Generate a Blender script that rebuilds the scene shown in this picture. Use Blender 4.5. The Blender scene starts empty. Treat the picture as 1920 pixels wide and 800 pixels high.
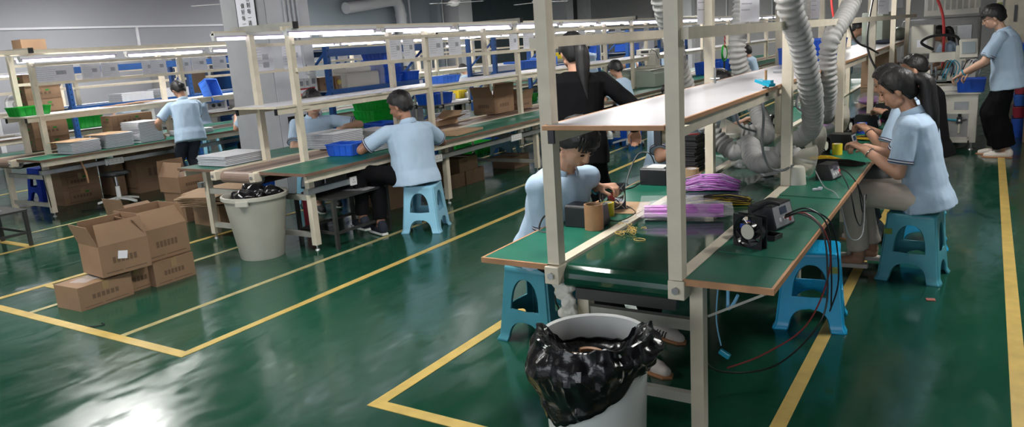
import bpy, bmesh, math, random
from mathutils import Vector, Matrix, Quaternion, noise
random.seed(7)
PI = math.pi
S = bpy.context.scene
COL = S.collection
V = Vector
R = math.radians

# ------------------------------------------------------------------ materials
def mat(name, col, rough=0.5, metal=0.0, var=0.0, vscale=6.0, bump=0.0, bscale=40.0, coat=0.0,
        emit=None, estr=0.0, alpha=1.0, trans=0.0, col2=None, stretch=(1, 1, 1), spec=0.5, rvar=0.0):
    m = bpy.data.materials.new(name); m.use_nodes = True
    nt = m.node_tree; b = nt.nodes['Principled BSDF']
    b.inputs['Base Color'].default_value = (*col, 1); b.inputs['Roughness'].default_value = rough
    b.inputs['Metallic'].default_value = metal; b.inputs['Coat Weight'].default_value = coat
    b.inputs['Specular IOR Level'].default_value = spec
    if emit: b.inputs['Emission Color'].default_value = (*emit, 1); b.inputs['Emission Strength'].default_value = estr
    if alpha < 1: b.inputs['Alpha'].default_value = alpha
    if trans: b.inputs['Transmission Weight'].default_value = trans; b.inputs['IOR'].default_value = 1.2
    if var or bump or col2 or rvar:
        tc = nt.nodes.new('ShaderNodeTexCoord'); mp = nt.nodes.new('ShaderNodeMapping')
        mp.inputs['Scale'].default_value = stretch
        nt.links.new(tc.outputs['Object'], mp.inputs['Vector'])
    if var or col2 or rvar:
        n = nt.nodes.new('ShaderNodeTexNoise'); n.inputs['Scale'].default_value = vscale; n.inputs['Detail'].default_value = 5
        nt.links.new(mp.outputs[0], n.inputs['Vector'])
        r = nt.nodes.new('ShaderNodeValToRGB')
        r.color_ramp.elements[0].position = .3; r.color_ramp.elements[1].position = .7
        c2 = col2 if col2 else tuple(max(0, c * (1 - var)) for c in col)
        c1 = col if col2 else tuple(min(1, c * (1 + var * .6)) for c in col)
        r.color_ramp.elements[0].color = (*c2, 1); r.color_ramp.elements[1].color = (*c1, 1)
        nt.links.new(n.outputs['Fac'], r.inputs['Fac']); nt.links.new(r.outputs['Color'], b.inputs['Base Color'])
        if rvar:
            mr = nt.nodes.new('ShaderNodeMapRange'); mr.inputs['To Min'].default_value = max(.02, rough - rvar); mr.inputs['To Max'].default_value = rough + rvar
            mr.inputs['From Min'].default_value = .3; mr.inputs['From Max'].default_value = .7
            nt.links.new(n.outputs['Fac'], mr.inputs['Value']); nt.links.new(mr.outputs[0], b.inputs['Roughness'])
    if bump:
        n2 = nt.nodes.new('ShaderNodeTexNoise'); n2.inputs['Scale'].default_value = bscale; n2.inputs['Detail'].default_value = 4
        nt.links.new(mp.outputs[0], n2.inputs['Vector'])
        bp = nt.nodes.new('ShaderNodeBump'); bp.inputs['Strength'].default_value = bump; bp.inputs['Distance'].default_value = .01
        nt.links.new(n2.outputs['Fac'], bp.inputs['Height']); nt.links.new(bp.outputs[0], b.inputs['Normal'])
    return m

M = {}
M['cream'] = mat('cream_paint', (.68, .61, .48), .45, var=.10, vscale=9)
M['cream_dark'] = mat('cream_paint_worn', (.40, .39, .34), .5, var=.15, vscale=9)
M['steel'] = mat('galvanised_steel', (.42, .43, .43), .35, .7, var=.15)
M['chrome'] = mat('chrome', (.7, .7, .72), .15, 1.0)
M['mat_green'] = mat('green_rubber_mat', (.006, .135, .082), .42, var=.22, vscale=5, rvar=.08)
M['belt_green'] = mat('glossy_green_belt', (.008, .06, .035), .10, var=.35, vscale=3, rvar=.06, coat=.3)
M['belt_brown'] = mat('brown_belt', (.27, .19, .15), .5, var=.12, vscale=3)
M['belt_stripe'] = mat('dark_belt_stripe', (.11, .075, .06), .5)
M['wood'] = mat('wooden_edge', (.48, .25, .12), .5, var=.25, vscale=8, stretch=(1, .2, 1))
M['wood_dark'] = mat('brown_edge', (.20, .12, .08), .5, var=.2)
M['laminate'] = mat('white_laminate', (.50, .49, .52), .28, var=.04)
M['laminate_far'] = mat('pale_laminate', (.72, .72, .75), .35, var=.05)
M['black_plastic'] = mat('black_plastic', (.012, .012, .014), .32)
M['black_matte'] = mat('black_matte', (.014, .014, .016), .7, bump=.15, bscale=90)
M['dark_metal'] = mat('dark_painted_metal', (.035, .035, .033), .45, var=.3)
M['grey_plastic'] = mat('grey_plastic', (.30, .31, .32), .4)
M['white_plastic'] = mat('white_plastic', (.72, .72, .70), .35)
M['bin_white'] = mat('white_bin_plastic', (.60, .62, .60), .35, var=.05, vscale=3)
M['bin_beige'] = mat('beige_bin_plastic', (.43, .42, .36), .4, var=.10, vscale=4)
M['tube'] = mat('lit_tube', (1, 1, 1), .4, emit=(.86, .88, 1.0), estr=5.0)
M['violet'] = mat('violet_reflector', (.42, .34, .52), .4)
M['paper'] = mat('printed_paper', (.86, .86, .92), .25, var=.05, vscale=30)
M['ink'] = mat('grey_ink', (.28, .29, .33), .5, var=.5, vscale=60)
M['ink_black'] = mat('black_ink', (.02, .02, .02), .5)
M['film'] = mat('clear_film', (.85, .85, .88), .12, alpha=.20)
M['carton'] = mat('brown_cardboard', (.27, .165, .095), .72, var=.12, vscale=5)
M['carton_in'] = mat('inner_cardboard', (.20, .11, .055), .8)
M['carton_light'] = mat('light_cardboard', (.43, .28, .16), .7, var=.10)
M['tape'] = mat('packing_tape', (.34, .23, .12), .12)
M['carton_print'] = mat('dark_print', (.14, .085, .05), .7)
M['green_ink'] = mat('green_print', (.02, .20, .02), .6)
M['blue_crate'] = mat('blue_plastic', (.014, .105, .60), .35, var=.12)
M['blue_crate2'] = mat('pale_blue_plastic', (.05, .19, .72), .35, var=.1)
M['green_crate'] = mat('green_plastic', (.005, .36, .03), .35, var=.12)
M['red_crate'] = mat('red_plastic', (.42, .02, .05), .35)
M['yellow'] = mat('yellow_plastic', (.75, .58, .02), .35)
M['rack_blue'] = mat('blue_rack_steel', (.01, .075, .27), .4, var=.15)
M['stool_pale'] = mat('pale_blue_stool_plastic', (.24, .52, .68), .35, var=.06)
M['stool_teal'] = mat('dusty_teal_stool_plastic', (.07, .33, .41), .38, var=.06)
M['stool_blue'] = mat('bright_blue_stool_plastic', (.015, .43, .78), .3, var=.05)
M['stool_dark'] = mat('dark_teal_stool_plastic', (.04, .22, .28), .38, var=.06)
M['olive_tape'] = mat('olive_tape', (.20, .26, .03), .3)
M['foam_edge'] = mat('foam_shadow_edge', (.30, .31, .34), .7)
M['foam'] = mat('white_foam', (.66, .67, .70), .6, var=.06, vscale=20)
M['shirt'] = mat('light_blue_shirt', (.40, .53, .67), .8, var=.07, vscale=5, bump=.55, bscale=11)
M['collar'] = mat('navy_stripe', (.03, .035, .08), .8)
M['white_cloth'] = mat('white_cloth', (.7, .7, .72), .8)
M['black_cloth'] = mat('black_cloth', (.004, .004, .005), .9, bump=.3, bscale=14, spec=.15)
M['navy_cloth'] = mat('dark_navy_cloth', (.012, .016, .028), .85, bump=.3, bscale=14)
M['grey_cloth'] = mat('grey_cloth', (.12, .12, .12), .85, bump=.3)
M['khaki'] = mat('beige_cloth', (.62, .53, .45), .8, var=.08, bump=.4, bscale=12)
M['skin'] = mat('skin', (.50, .27, .175), .5, var=.06, vscale=12)
M['skin_pale'] = mat('pale_skin', (.60, .36, .25), .5, var=.05, vscale=12)
M['skin_dark'] = mat('tanned_skin', (.34, .165, .10), .5, var=.06, vscale=12)
M['lips'] = mat('lips', (.36, .12, .10), .5)
M['hair'] = mat('black_hair', (.006, .005, .005), .5, bump=.5, bscale=60, stretch=(1, 1, .15))
M['eye'] = mat('dark_eye', (.02, .012, .01), .2)
M['shoe_white'] = mat('off_white_shoe', (.66, .60, .54), .6)
M['gum'] = mat('gum_sole', (.40, .17, .07), .6)
M['bag_black'] = mat('black_bin_liner', (.007, .007, .008), .22, bump=.5, bscale=16)
M['duct'] = mat('grey_duct_fabric', (.37, .365, .35), .6, var=.12, vscale=14)
M['horn'] = mat('translucent_horn', (.56, .53, .45), .15, alpha=.55)
M['ivory'] = mat('ivory_plastic', (.55, .53, .45), .4)
M['machine_green'] = mat('pale_green_machine_paint', (.36, .41, .34), .4, var=.06)
M['machine_cream'] = mat('cream_machine_paint', (.62, .60, .52), .4, var=.05)
M['oven_grey'] = mat('oven_grey', (.32, .32, .31), .5, var=.08)
M['screen'] = mat('pale_screen', (.35, .40, .42), .15)
M['fridge'] = mat('glass_dark', (.03, .05, .09), .08)
M['purple'] = mat('purple_wire', (.44, .13, .50), .45, var=.25, vscale=30)
M['pink_purple'] = mat('pink_purple_bundle', (.58, .22, .60), .4, var=.25, vscale=16, stretch=(1, 1, 4))
M['rubber_band'] = mat('yellow_rubber', (.62, .40, .10), .5)
M['wire_yellow'] = mat('yellow_wire', (.62, .42, .03), .4)
M['wire_black'] = mat('black_wire', (.012, .012, .012), .4)
M['wire_red'] = mat('dark_red_wire', (.25, .03, .03), .4)
M['wire_blue'] = mat('sky_blue_wire', (.20, .50, .75), .4)
M['red'] = mat('red_plastic_label', (.62, .05, .05), .5)
M['tape_yellow'] = mat('yellow_floor_tape', (.52, .37, .10), .45, var=.18, vscale=8)
M['tape_worn'] = mat('worn_floor_tape', (.42, .36, .17), .45, var=.3, vscale=10)
M['wall'] = mat('grey_wall', (.36, .37, .40), .8, var=.05, vscale=.5)
M['wall_blue'] = mat('blue_grey_wall', (.28, .33, .37), .8, var=.05, vscale=.5)
M['wall_dark'] = mat('dark_slate_wall', (.075, .105, .115), .8, var=.08)
M['wall_far'] = mat('mid_grey_wall', (.36, .36, .36), .8, var=.05)
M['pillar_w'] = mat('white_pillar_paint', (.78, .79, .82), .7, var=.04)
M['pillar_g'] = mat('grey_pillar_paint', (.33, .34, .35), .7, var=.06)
M['pvc'] = mat('white_pvc', (.58, .60, .63), .4)
M['ceiling'] = mat('ceiling_paint', (.09, .055, .055), .8)
M['panel'] = mat('lit_panel', (1, 1, 1), .4, emit=(1.0, .98, .95), estr=48.0)
M['green_glow'] = mat('green_sign_glow', (.02, .5, .1), .4, emit=(.08, 1, .25), estr=2.5)
M['apron_blue'] = mat('royal_blue_fabric', (.01, .05, .45), .7)
M['teal_clip'] = mat('teal_clip_plastic', (.01, .33, .50), .3)
M['cable_grey'] = mat('grey_flexible_rod', (.28, .28, .29), .3, .5)
M['glove_wrap'] = mat('white_tissue', (.60, .58, .52), .7, bump=.5)

def floor_material():
    m = bpy.data.materials.new('green_epoxy_floor'); m.use_nodes = True; nt = m.node_tree
    b = nt.nodes['Principled BSDF']; L = nt.links
    tc = nt.nodes.new('ShaderNodeTexCoord')
    def ns(sc, det=5, st=(1, 1, 1), dist=0.0):
        mp = nt.nodes.new('ShaderNodeMapping'); mp.inputs['Scale'].default_value = st; L.new(tc.outputs['Object'], mp.inputs['Vector'])
        n = nt.nodes.new('ShaderNodeTexNoise'); n.inputs['Scale'].default_value = sc; n.inputs['Detail'].default_value = det
        n.inputs['Distortion'].default_value = dist; L.new(mp.outputs[0], n.inputs['Vector']); return n
    n1 = ns(.55, 6); n2 = ns(9, 6, (1, .35, 1), .6); n3 = ns(2.2, 3)
    r = nt.nodes.new('ShaderNodeValToRGB'); e = r.color_ramp.elements
    e[0].position = .30; e[0].color = (.006, .044, .024, 1); e[1].position = .72; e[1].color = (.013, .078, .047, 1)
    L.new(n1.outputs['Fac'], r.inputs['Fac'])
    mx = nt.nodes.new('ShaderNodeMixRGB'); mx.blend_type = 'MIX'; mx.inputs['Color2'].default_value = (.035, .115, .085, 1)
    r2 = nt.nodes.new('ShaderNodeValToRGB'); r2.color_ramp.elements[0].position = .60; r2.color_ramp.elements[1].position = .80
    r2.color_ramp.elements[1].color = (.45, .45, .45, 1)
    L.new(n2.outputs['Fac'], r2.inputs['Fac']); L.new(r2.outputs['Color'], mx.inputs['Fac']); L.new(r.outputs['Color'], mx.inputs['Color1'])
    L.new(mx.outputs[0], b.inputs['Base Color'])
    mr = nt.nodes.new('ShaderNodeMapRange'); mr.inputs['From Min'].default_value = .35; mr.inputs['From Max'].default_value = .7
    mr.inputs['To Min'].default_value = .10; mr.inputs['To Max'].default_value = .26
    L.new(n2.outputs['Fac'], mr.inputs['Value']); L.new(mr.outputs[0], b.inputs['Roughness'])
    bp = nt.nodes.new('ShaderNodeBump'); bp.inputs['Strength'].default_value = .25; bp.inputs['Distance'].default_value = .01
    L.new(n3.outputs['Fac'], bp.inputs['Height']); L.new(bp.outputs[0], b.inputs['Normal'])
    b.inputs['Specular IOR Level'].default_value = .62
    return m
M['floor'] = floor_material()

# ------------------------------------------------------------------ mesh builder
class MB:
    def __init__(s): s.v = []; s.f = []; s.mi = []; s.m = 0
    def add(s, vs, fs):
        o = len(s.v); s.v += [tuple(v) for v in vs]
        for f in fs: s.f.append([i + o for i in f]); s.mi.append(s.m)
        return s
    def mx(s, i): s.m = i; return s
    def box(s, x0, x1, y0, y1, z0, z1):
        return s.add([(x, y, z) for x in (x0, x1) for y in (y0, y1) for z in (z0, z1)],
                     [(0, 1, 3, 2), (4, 6, 7, 5), (0, 4, 5, 1), (2, 3, 7, 6), (0, 2, 6, 4), (1, 5, 7, 3)])
    def cbox(s, c, sz, rz=0.0, rx=0.0, ry=0.0):
        Rm = Matrix.Rotation(rz, 3, 'Z') @ Matrix.Rotation(ry, 3, 'Y') @ Matrix.Rotation(rx, 3, 'X')
        h = V(sz) / 2; c = V(c)
        return s.add([c + Rm @ V((x * h.x, y * h.y, z * h.z)) for x in (-1, 1) for y in (-1, 1) for z in (-1, 1)],
                     [(0, 1, 3, 2), (4, 6, 7, 5), (0, 4, 5, 1), (2, 3, 7, 6), (0, 2, 6, 4), (1, 5, 7, 3)])
    def beam(s, a, b, w, h, up=(0, 0, 1)):
        a = V(a); b = V(b); d = (b - a).normalized(); u = V(up)
        if abs(d.dot(u)) > .98: u = V((0, 1, 0))
        x = d.cross(u).normalized() * w / 2; y = x.cross(d).normalized() * h / 2
        return s.add([a - x - y, a + x - y, a + x + y, a - x + y, b - x - y, b + x - y, b + x + y, b - x + y],
                     [(3, 2, 1, 0), (4, 5, 6, 7), (0, 1, 5, 4), (1, 2, 6, 5), (2, 3, 7, 6), (3, 0, 4, 7)])
    def cyl(s, a, b, r0, r1=None, n=16, cap=True):
        return s.tube([a, b], [r0, r0 if r1 is None else r1], n, cap=cap)
    def tube(s, pts, r, n=8, cap=True, closed=False):
        pts = [V(p) for p in pts]; k = len(pts)
        rs = r if isinstance(r, (list, tuple)) else [r] * k
        vs = []; fs = []; pu = None
        for i, p in enumerate(pts):
            if closed: d = (pts[(i + 1) % k] - pts[i - 1])
            else: d = (pts[min(i + 1, k - 1)] - pts[max(i - 1, 0)])
            d = d.normalized() if d.length > 1e-9 else V((0, 0, 1))
            if pu is None: u = V((0, 0, 1)) if abs(d.z) < .9 else V((1, 0, 0))
            else: u = pu
            u = (u - d * u.dot(d)).normalized(); w = d.cross(u); pu = u
            for j in range(n):
                a = 2 * PI * j / n; vs.append(p + (u * math.cos(a) + w * math.sin(a)) * rs[i])
        for i in range(k if closed else k - 1):
            for j in range(n):
                a = i * n + j; b = i * n + (j + 1) % n; c = ((i + 1) % k) * n + (j + 1) % n; e = ((i + 1) % k) * n + j
                fs.append((a, b, c, e))
        if cap and not closed: fs.append(tuple(range(n))[::-1]); fs.append(tuple((k - 1) * n + j for j in range(n)))
        return s.add(vs, fs)
    def lathe(s, c, prof, n=28, jitter=None):
        c = V(c); vs = []; fs = []
        for i, (r, z) in enumerate(prof):
            for j in range(n):
                a = 2 * PI * j / n; rr = r; zz = z
                if jitter: rr, zz = jitter(i, a, r, z)
                vs.append(c + V((rr * math.cos(a), rr * math.sin(a), zz)))
        for i in range(len(prof) - 1):
            for j in range(n): fs.append((i * n + j, i * n + (j + 1) % n, (i + 1) * n + (j + 1) % n, (i + 1) * n + j))
        return s.add(vs, fs)
    def disc(s, c, r, n=20, z=0):
        c = V(c); return s.add([c + V((r * math.cos(2 * PI * j / n), r * math.sin(2 * PI * j / n), z)) for j in range(n)], [tuple(range(n))])
    def ell(s, c, r, Rm=None, nu=16, nv=10):
        c = V(c); Rm = Rm or Matrix.Identity(3); vs = [c + Rm @ V((0, 0, r[2]))]; fs = []
        for i in range(1, nv):
            t = PI * i / nv
            for j in range(nu):
                a = 2 * PI * j / nu; vs.append(c + Rm @ V((r[0] * math.sin(t) * math.cos(a), r[1] * math.sin(t) * math.sin(a), r[2] * math.cos(t))))
        vs.append(c + Rm @ V((0, 0, -r[2]))); e = len(vs) - 1
        for j in range(nu): fs.append((0, 1 + j, 1 + (j + 1) % nu)); fs.append((e, 1 + (nv - 2) * nu + (j + 1) % nu, 1 + (nv - 2) * nu + j))
        for i in range(nv - 2):
            for j in range(nu):
                a = 1 + i * nu; fs.append((a + j, a + nu + j, a + nu + (j + 1) % nu, a + (j + 1) % nu))
        return s.add(vs, fs)
    def capsule(s, a, b, ra, rb=None, n=10):
        a = V(a); b = V(b); rb = ra if rb is None else rb; d = b - a
        if d.length < 1e-6: return s.ell(a, (ra, ra, ra))
        d.normalize(); pts = []; rs = []
        for k in (0, .45, .8): pts.append(a - d * ra * math.cos(k * PI / 2)); rs.append(max(.001, ra * math.sin(k * PI / 2)))
        pts.append(a); rs.append(ra); pts.append(b); rs.append(rb)
        for k in (.8, .45, 0): pts.append(b + d * rb * math.cos(k * PI / 2)); rs.append(max(.001, rb * math.sin(k * PI / 2)))
        return s.tube(pts, rs, n)
    def loft(s, rings, cap=True):
        n = len(rings[0]); vs = [p for r_ in rings for p in r_]; fs = []
        for i in range(len(rings) - 1):
            for j in range(n): fs.append((i * n + j, i * n + (j + 1) % n, (i + 1) * n + (j + 1) % n, (i + 1) * n + j))
        if cap: fs.append(tuple(range(n))[::-1]); fs.append(tuple((len(rings) - 1) * n + j for j in range(n)))
        return s.add(vs, fs)
    def prism(s, pts, z0, z1, axis='Z'):
        f = {'Z': lambda p, z: (p[0], p[1], z), 'Y': lambda p, z: (p[0], z, p[1]), 'X': lambda p, z: (z, p[0], p[1])}[axis]
        return s.loft([[f(p, z0) for p in pts], [f(p, z1) for p in pts]])
    def quad(s, *p): return s.add(p, [tuple(range(len(p)))])
    def mesh(s, name, mats, smooth=False, fixn=True):
        me = bpy.data.meshes.new(name); me.from_pydata(s.v, [], s.f)
        for m in (mats if isinstance(mats, (list, tuple)) else [mats]): me.materials.append(M[m] if isinstance(m, str) else m)
        me.polygons.foreach_set('material_index', s.mi)
        if fixn:
            bm = bmesh.new(); bm.from_mesh(me); bmesh.ops.recalc_face_normals(bm, faces=bm.faces); bm.to_mesh(me); bm.free()
        if smooth:
            me.polygons.foreach_set('use_smooth', [True] * len(me.polygons)); me.set_sharp_from_angle(angle=R(40))
        me.update(); return me
    def build(s, name, mats, parent=None, loc=(0, 0, 0), smooth=False, bevel=0, solid=0, rz=0.0, fixn=True):
        o = bpy.data.objects.new(name, s.mesh(name, mats, smooth, fixn and not solid)); COL.objects.link(o)
        o.location = loc; o.rotation_euler = (0, 0, rz)
        if parent: o.parent = parent
        if solid:
            md = o.modifiers.new('thickness', 'SOLIDIFY'); md.thickness = solid; md.offset = 0
        if bevel:
            md = o.modifiers.new('bevel', 'BEVEL'); md.width = bevel; md.segments = 2; md.limit_method = 'ANGLE'
        return o

def tag(o, label, cat, group=None, kind=None):
    if label: o['label'] = label
    if cat: o['category'] = cat
    if group: o['group'] = group
    if kind: o['kind'] = kind
    return o
def T(name, label, cat, loc=(0, 0, 0), group=None, rz=0.0):
    o = bpy.data.objects.new(name, None); COL.objects.link(o); o.location = loc; o.rotation_euler = (0, 0, rz)
    o.empty_display_size = .1
    return tag(o, label, cat, group)
def dup(root, loc, rz=0.0, label=None, group=None):
    r = root.copy(); COL.objects.link(r); r.location = loc; r.rotation_euler = (0, 0, rz)
    if label: r['label'] = label
    if group: r['group'] = group
    for ch in list(root.children):
        c = ch.copy(); COL.objects.link(c); c.parent = r
        for g in list(ch.children):
            d = g.copy(); COL.objects.link(d); d.parent = c
    return r
def struct(name, mb, m, **k):
    o = mb.build(name, m, **k); o['kind'] = 'structure'; return o
def spline(pts, n=8):
    pts = [V(p) for p in pts]; P = [pts[0]] + pts + [pts[-1]]; out = []
    for i in range(1, len(P) - 2):
        for k in range(n):
            t = k / n; a, b, c, d = P[i - 1], P[i], P[i + 1], P[i + 2]
            out.append(.5 * ((2 * b) + (c - a) * t + (2 * a - 5 * b + 4 * c - d) * t * t + (3 * b - a - 3 * c + d) * t ** 3))
    out.append(pts[-1]); return out
def cable(name, pts, r, m, label, cat='cable', group=None, n=7):
    p0 = V(pts[0]); o = MB().tube(spline([V(p) - p0 for p in pts]), r, n).build(name, m, None, p0, smooth=True)
    return tag(o, label, cat, group)
TMP = bpy.data.scenes.new('work')
def evalmesh(o):
    TMP.collection.objects.link(o); vl = TMP.view_layers[0]; vl.update(); dg = vl.depsgraph
    me = bpy.data.meshes.new_from_object(o.evaluated_get(dg)); TMP.collection.objects.unlink(o); return me
def remesh(mb, voxel, smooth=3, mats='skin', name='m'):
    o = bpy.data.objects.new(name, mb.mesh(name, mats))
    md = o.modifiers.new('r', 'REMESH'); md.mode = 'VOXEL'; md.voxel_size = voxel; md.use_smooth_shade = True
    if smooth:
        s = o.modifiers.new('s', 'SMOOTH'); s.iterations = smooth; s.factor = .5
    me = evalmesh(o)
    old = o.data; bpy.data.objects.remove(o); bpy.data.meshes.remove(old)
    me.name = name
    me.polygons.foreach_set('use_smooth', [True] * len(me.polygons))
    me.materials.clear(); me.materials.append(M[mats] if isinstance(mats, str) else mats)
    return me
def mobj(name, me, parent=None, loc=(0, 0, 0)):
    o = bpy.data.objects.new(name, me); COL.objects.link(o); o.location = loc
    if parent: o.parent = parent
    return o
# ------------------------------------------------------------------ room shell
struct('floor', MB().add([(-16, -5, 0), (4, -5, 0), (4, 31, 0), (-16, 31, 0)], [(0, 1, 2, 3)]), 'floor')
CZ = 3.4
struct('ceiling', MB().box(-16, 4, -5, 31, CZ, CZ + .1), 'ceiling')
struct('wall_left', MB().box(-15.7, -15.5, -5, 14.6, 0, CZ), 'wall')
struct('wall_left_blue', MB().box(-15.7, -15.52, 14.6, 20.3, 0, CZ), 'wall_blue')
struct('wall_left_dark', MB().box(-15.9, -15.6, 20.3, 30, 0, CZ), 'wall_dark')
struct('wall_back', MB().box(-16, 4, 30, 30.2, 0, CZ), 'wall_far')
struct('wall_right', MB().box(3.5, 3.7, -5, 30, 0, CZ), 'wall')
i = [0]
def trim(mb, m, **k):
    i[0] += 1; return struct('trim_%d' % i[0], mb, m, **k)
trim(MB().box(-15.5, -15.46, 6.9, 14.5, 2.53, 2.57), 'pillar_w')
trim(MB().box(-15.5, -15.44, 6.86, 6.95, 0, CZ), 'pillar_w')
trim(MB().box(-15.5, -15.46, 9.95, 10.0, 1.9, 2.53), 'pillar_w')
trim(MB().box(-15.52, -15.42, 14.6, 14.75, 0, CZ), 'wall')
trim(MB().box(-15.52, -15.48, 14.75, 20.3, 2.33, 2.37), 'pillar_w')
trim(MB().box(-15.6, -15.0, 21.2, 22.0, 0, CZ), 'pillar_w')
trim(MB().box(-15.6, -15.2, 20.3, 20.5, 0, CZ), 'wall_blue')
trim(MB().box(-15.2, -14.5, 28.0, 28.6, 0, CZ), 'pillar_w')
for yy in (19.0, 20.7): trim(MB().cyl((-15.3, yy, 0), (-15.3, yy, CZ), .04, n=10), 'pvc', smooth=True)
for xx in (-11.5, -8.6, -6.9): trim(MB().cyl((xx, 29.9, 1.5), (xx, 29.9, CZ), .03, n=8), 'pvc')
for xx in (-14.6, -10.1, -3.0): trim(MB().box(xx - .22, xx + .22, 29.6, 30, 0, CZ), 'pillar_w')
# yellow floor markings
def tape(x0, x1, y0, y1, m='tape_yellow', z=.0025): trim(MB().box(x0, x1, y0, y1, 0, z), m)
tape(.185, .255, .5, 29); tape(-.705, -.64, .5, 29); tape(-1.79, -1.725, .8, 2.47, 'tape_worn')
tape(-4.035, -3.975, 2.56, 29); tape(-4.72, -4.67, 2.56, 29, 'tape_worn'); tape(-6.53, -6.47, 1.0, 29)
tape(-5.88, -5.83, 2.56, 5.0, 'tape_worn'); tape(-8.16, -8.10, 1.5, 29); tape(-8.88, -8.84, 1.5, 29, 'tape_worn')
tape(-10.72, -10.66, 3, 29, 'tape_worn'); tape(-12.28, -12.22, 3, 29); tape(-2.50, -2.43, 2.56, 29)
tape(-7.4, -3.975, 2.49, 2.56, z=.003); tape(-6.47, -5.7, 2.97, 3.03, z=.003); tape(-8.9, -8.16, 3.66, 3.74, z=.003)
tape(-2.50, -1.2, 2.49, 2.56, z=.003)
# ceiling light panels (above the frame, they light the hall and shine in the floor)
for (x, y) in [(-9.7, 12.4), (-9.7, 8.4), (-9.7, 5.0), (-13.2, 8.0), (-13.0, 13.5), (-6.6, 15.5), (-2.4, 9.6), (-2.4, 3.4), (-6.0, 1.5), (-2.2, 18), (-8, 22), (.9, 6), (-10.5, 18.5), (-8.5, 26.5), (-3.2, 25)]:  # the last two panels are added to brighten the back wall
    t = T('ceiling_light', 'flat white unseen ceiling light panel high above the production lines', 'ceiling light', (x, y, CZ - .06), 'ceiling light panels')
    MB().box(-.36, .36, -.66, .66, .0, .06).build('frame', 'white_plastic', t)
    MB().box(-.32, .32, -.62, .62, -.01, .002).build('diffuser', 'panel', t)
# pillar between the two left lines
PX0, PX1, PY0, PY1 = -8.25, -7.45, 6.5, 7.2
p = T('concrete_pillar', 'square painted pillar, grey front and white side, behind the middle line', 'pillar', (0, 0, 0))
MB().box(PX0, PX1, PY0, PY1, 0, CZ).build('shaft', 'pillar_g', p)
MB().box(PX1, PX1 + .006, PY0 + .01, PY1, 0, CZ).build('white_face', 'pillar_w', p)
for k, yy in enumerate((6.78, 6.85, 6.92, 6.99)):
    MB().cyl((PX1 + .03, yy, 1.52), (PX1 + .03, yy, CZ), .018, n=8).build('conduit', 'pvc', p, smooth=True)
def text(name, s, size, loc, rot, m, parent=None, ext=.001, align='CENTER'):
    cu = bpy.data.curves.new(name, 'FONT'); cu.body = s; cu.size = size; cu.extrude = ext; cu.align_x = align; cu.align_y = 'CENTER'
    o = bpy.data.objects.new(name, cu); me = evalmesh(o); bpy.data.objects.remove(o)
    me.materials.clear(); me.materials.append(M[m])
    q = mobj(name, me, parent, loc); q.rotation_euler = rot; return q
sg = T('wall_banner', 'tall white banner with two columns of black Chinese writing on the grey pillar face', 'sign', (-7.80, PY0 - .012, 2.45))
MB().box(-.145, .19, 0, .012, -.39, .9).build('board', 'paper', sg)
MB().box(-.155, -.145, -.002, .014, -.39, .9).build('border', 'dark_metal', sg)
MB().box(.19, .20, -.002, .014, -.39, .9).build('border', 'dark_metal', sg)
for ch, (x, z) in [('控', (-7.715, 2.42)), ('制', (-7.715, 2.347)), ('每', (-7.717, 2.273)), ('一', (-7.72, 2.198)), ('道', (-7.725, 2.134)), ('做', (-7.822, 2.345)), ('好', (-7.825, 2.273)), ('每', (-7.83, 2.199)), ('一', (-7.833, 2.129))]: text('character', ch, .066, (x + 7.80, -.004, z - 2.45), (PI / 2, 0, 0), 'ink_black', sg)
# switches and poster on the pillar's white face
X = PX1 + .006
for k, (yy, zz, w, h) in enumerate([(6.80, 1.44, .10, .13), (6.90, 1.36, .10, .12), (7.0, 1.36, .08, .12), (7.11, 1.38, .12, .14), (7.10, 1.53, .14, .12), (6.82, 1.56, .12, .10)]):
    t = T('switch_box', ['small white switch box, upper left of the cluster on the pillar', 'white switch box in the middle of the cluster on the pillar', 'narrow white switch box beside the middle one on the pillar', 'wide white switch box at the right of the cluster on the pillar',
                         'white junction box above the right switch on the pillar', 'white junction box where the conduits end on the pillar'][k], 'switch', (X, yy, zz), 'switches on the pillar')
    MB().box(0, .03, -w / 2, w / 2, -h / 2, h / 2).build('cover', 'white_plastic', t, bevel=.004)
    MB().box(.03, .034, -w / 4, w / 4, -h / 4, h / 4).build('rocker', 'grey_plastic', t)
t = T('notice_poster', 'red and yellow safety notice under the switches on the pillar', 'poster', (X, 6.98, 1.2))
MB().box(0, .004, -.17, .17, -.13, .1).build('sheet', 'red', t)
MB().box(.004, .006, -.15, .15, -.06, .0).build('yellow_band', 'yellow', t); MB().box(.004, .006, -.15, .15, .035, .08).build('white_band', 'paper', t)
for k in range(5): MB().box(.006, .007, -.135 + k * .058, -.095 + k * .058, -.055, -.005).build('picture', 'red', t)
t = T('exit_sign', 'black exit sign with a glowing green running figure low on the pillar', 'exit sign', (X, 6.78, .87))
MB().box(0, .03, -.15, .17, -.11, .10).build('housing', 'black_plastic', t)
g = MB(); g.box(.031, .034, .0, .012, -.08, .07).box(.031, .034, .10, .112, -.08, .07).box(.031, .034, .0, .11, .06, .072)
g.beam((.033, .05, .03), (.033, .06, -.02), .018, .003, (1, 0, 0)).beam((.033, .06, -.02), (.033, .03, -.06), .014, .003, (1, 0, 0)).beam((.033, .06, -.02), (.033, .09, -.05), .014, .003, (1, 0, 0)).beam((.033, .02, .02), (.033, .085, .01), .012, .003, (1, 0, 0))
g.ell((.033, .06, .045), (.002, .012, .012)); g.box(.031, .034, -.12, -.03, -.012, .004).build('running_figure', 'green_glow', t)
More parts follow.
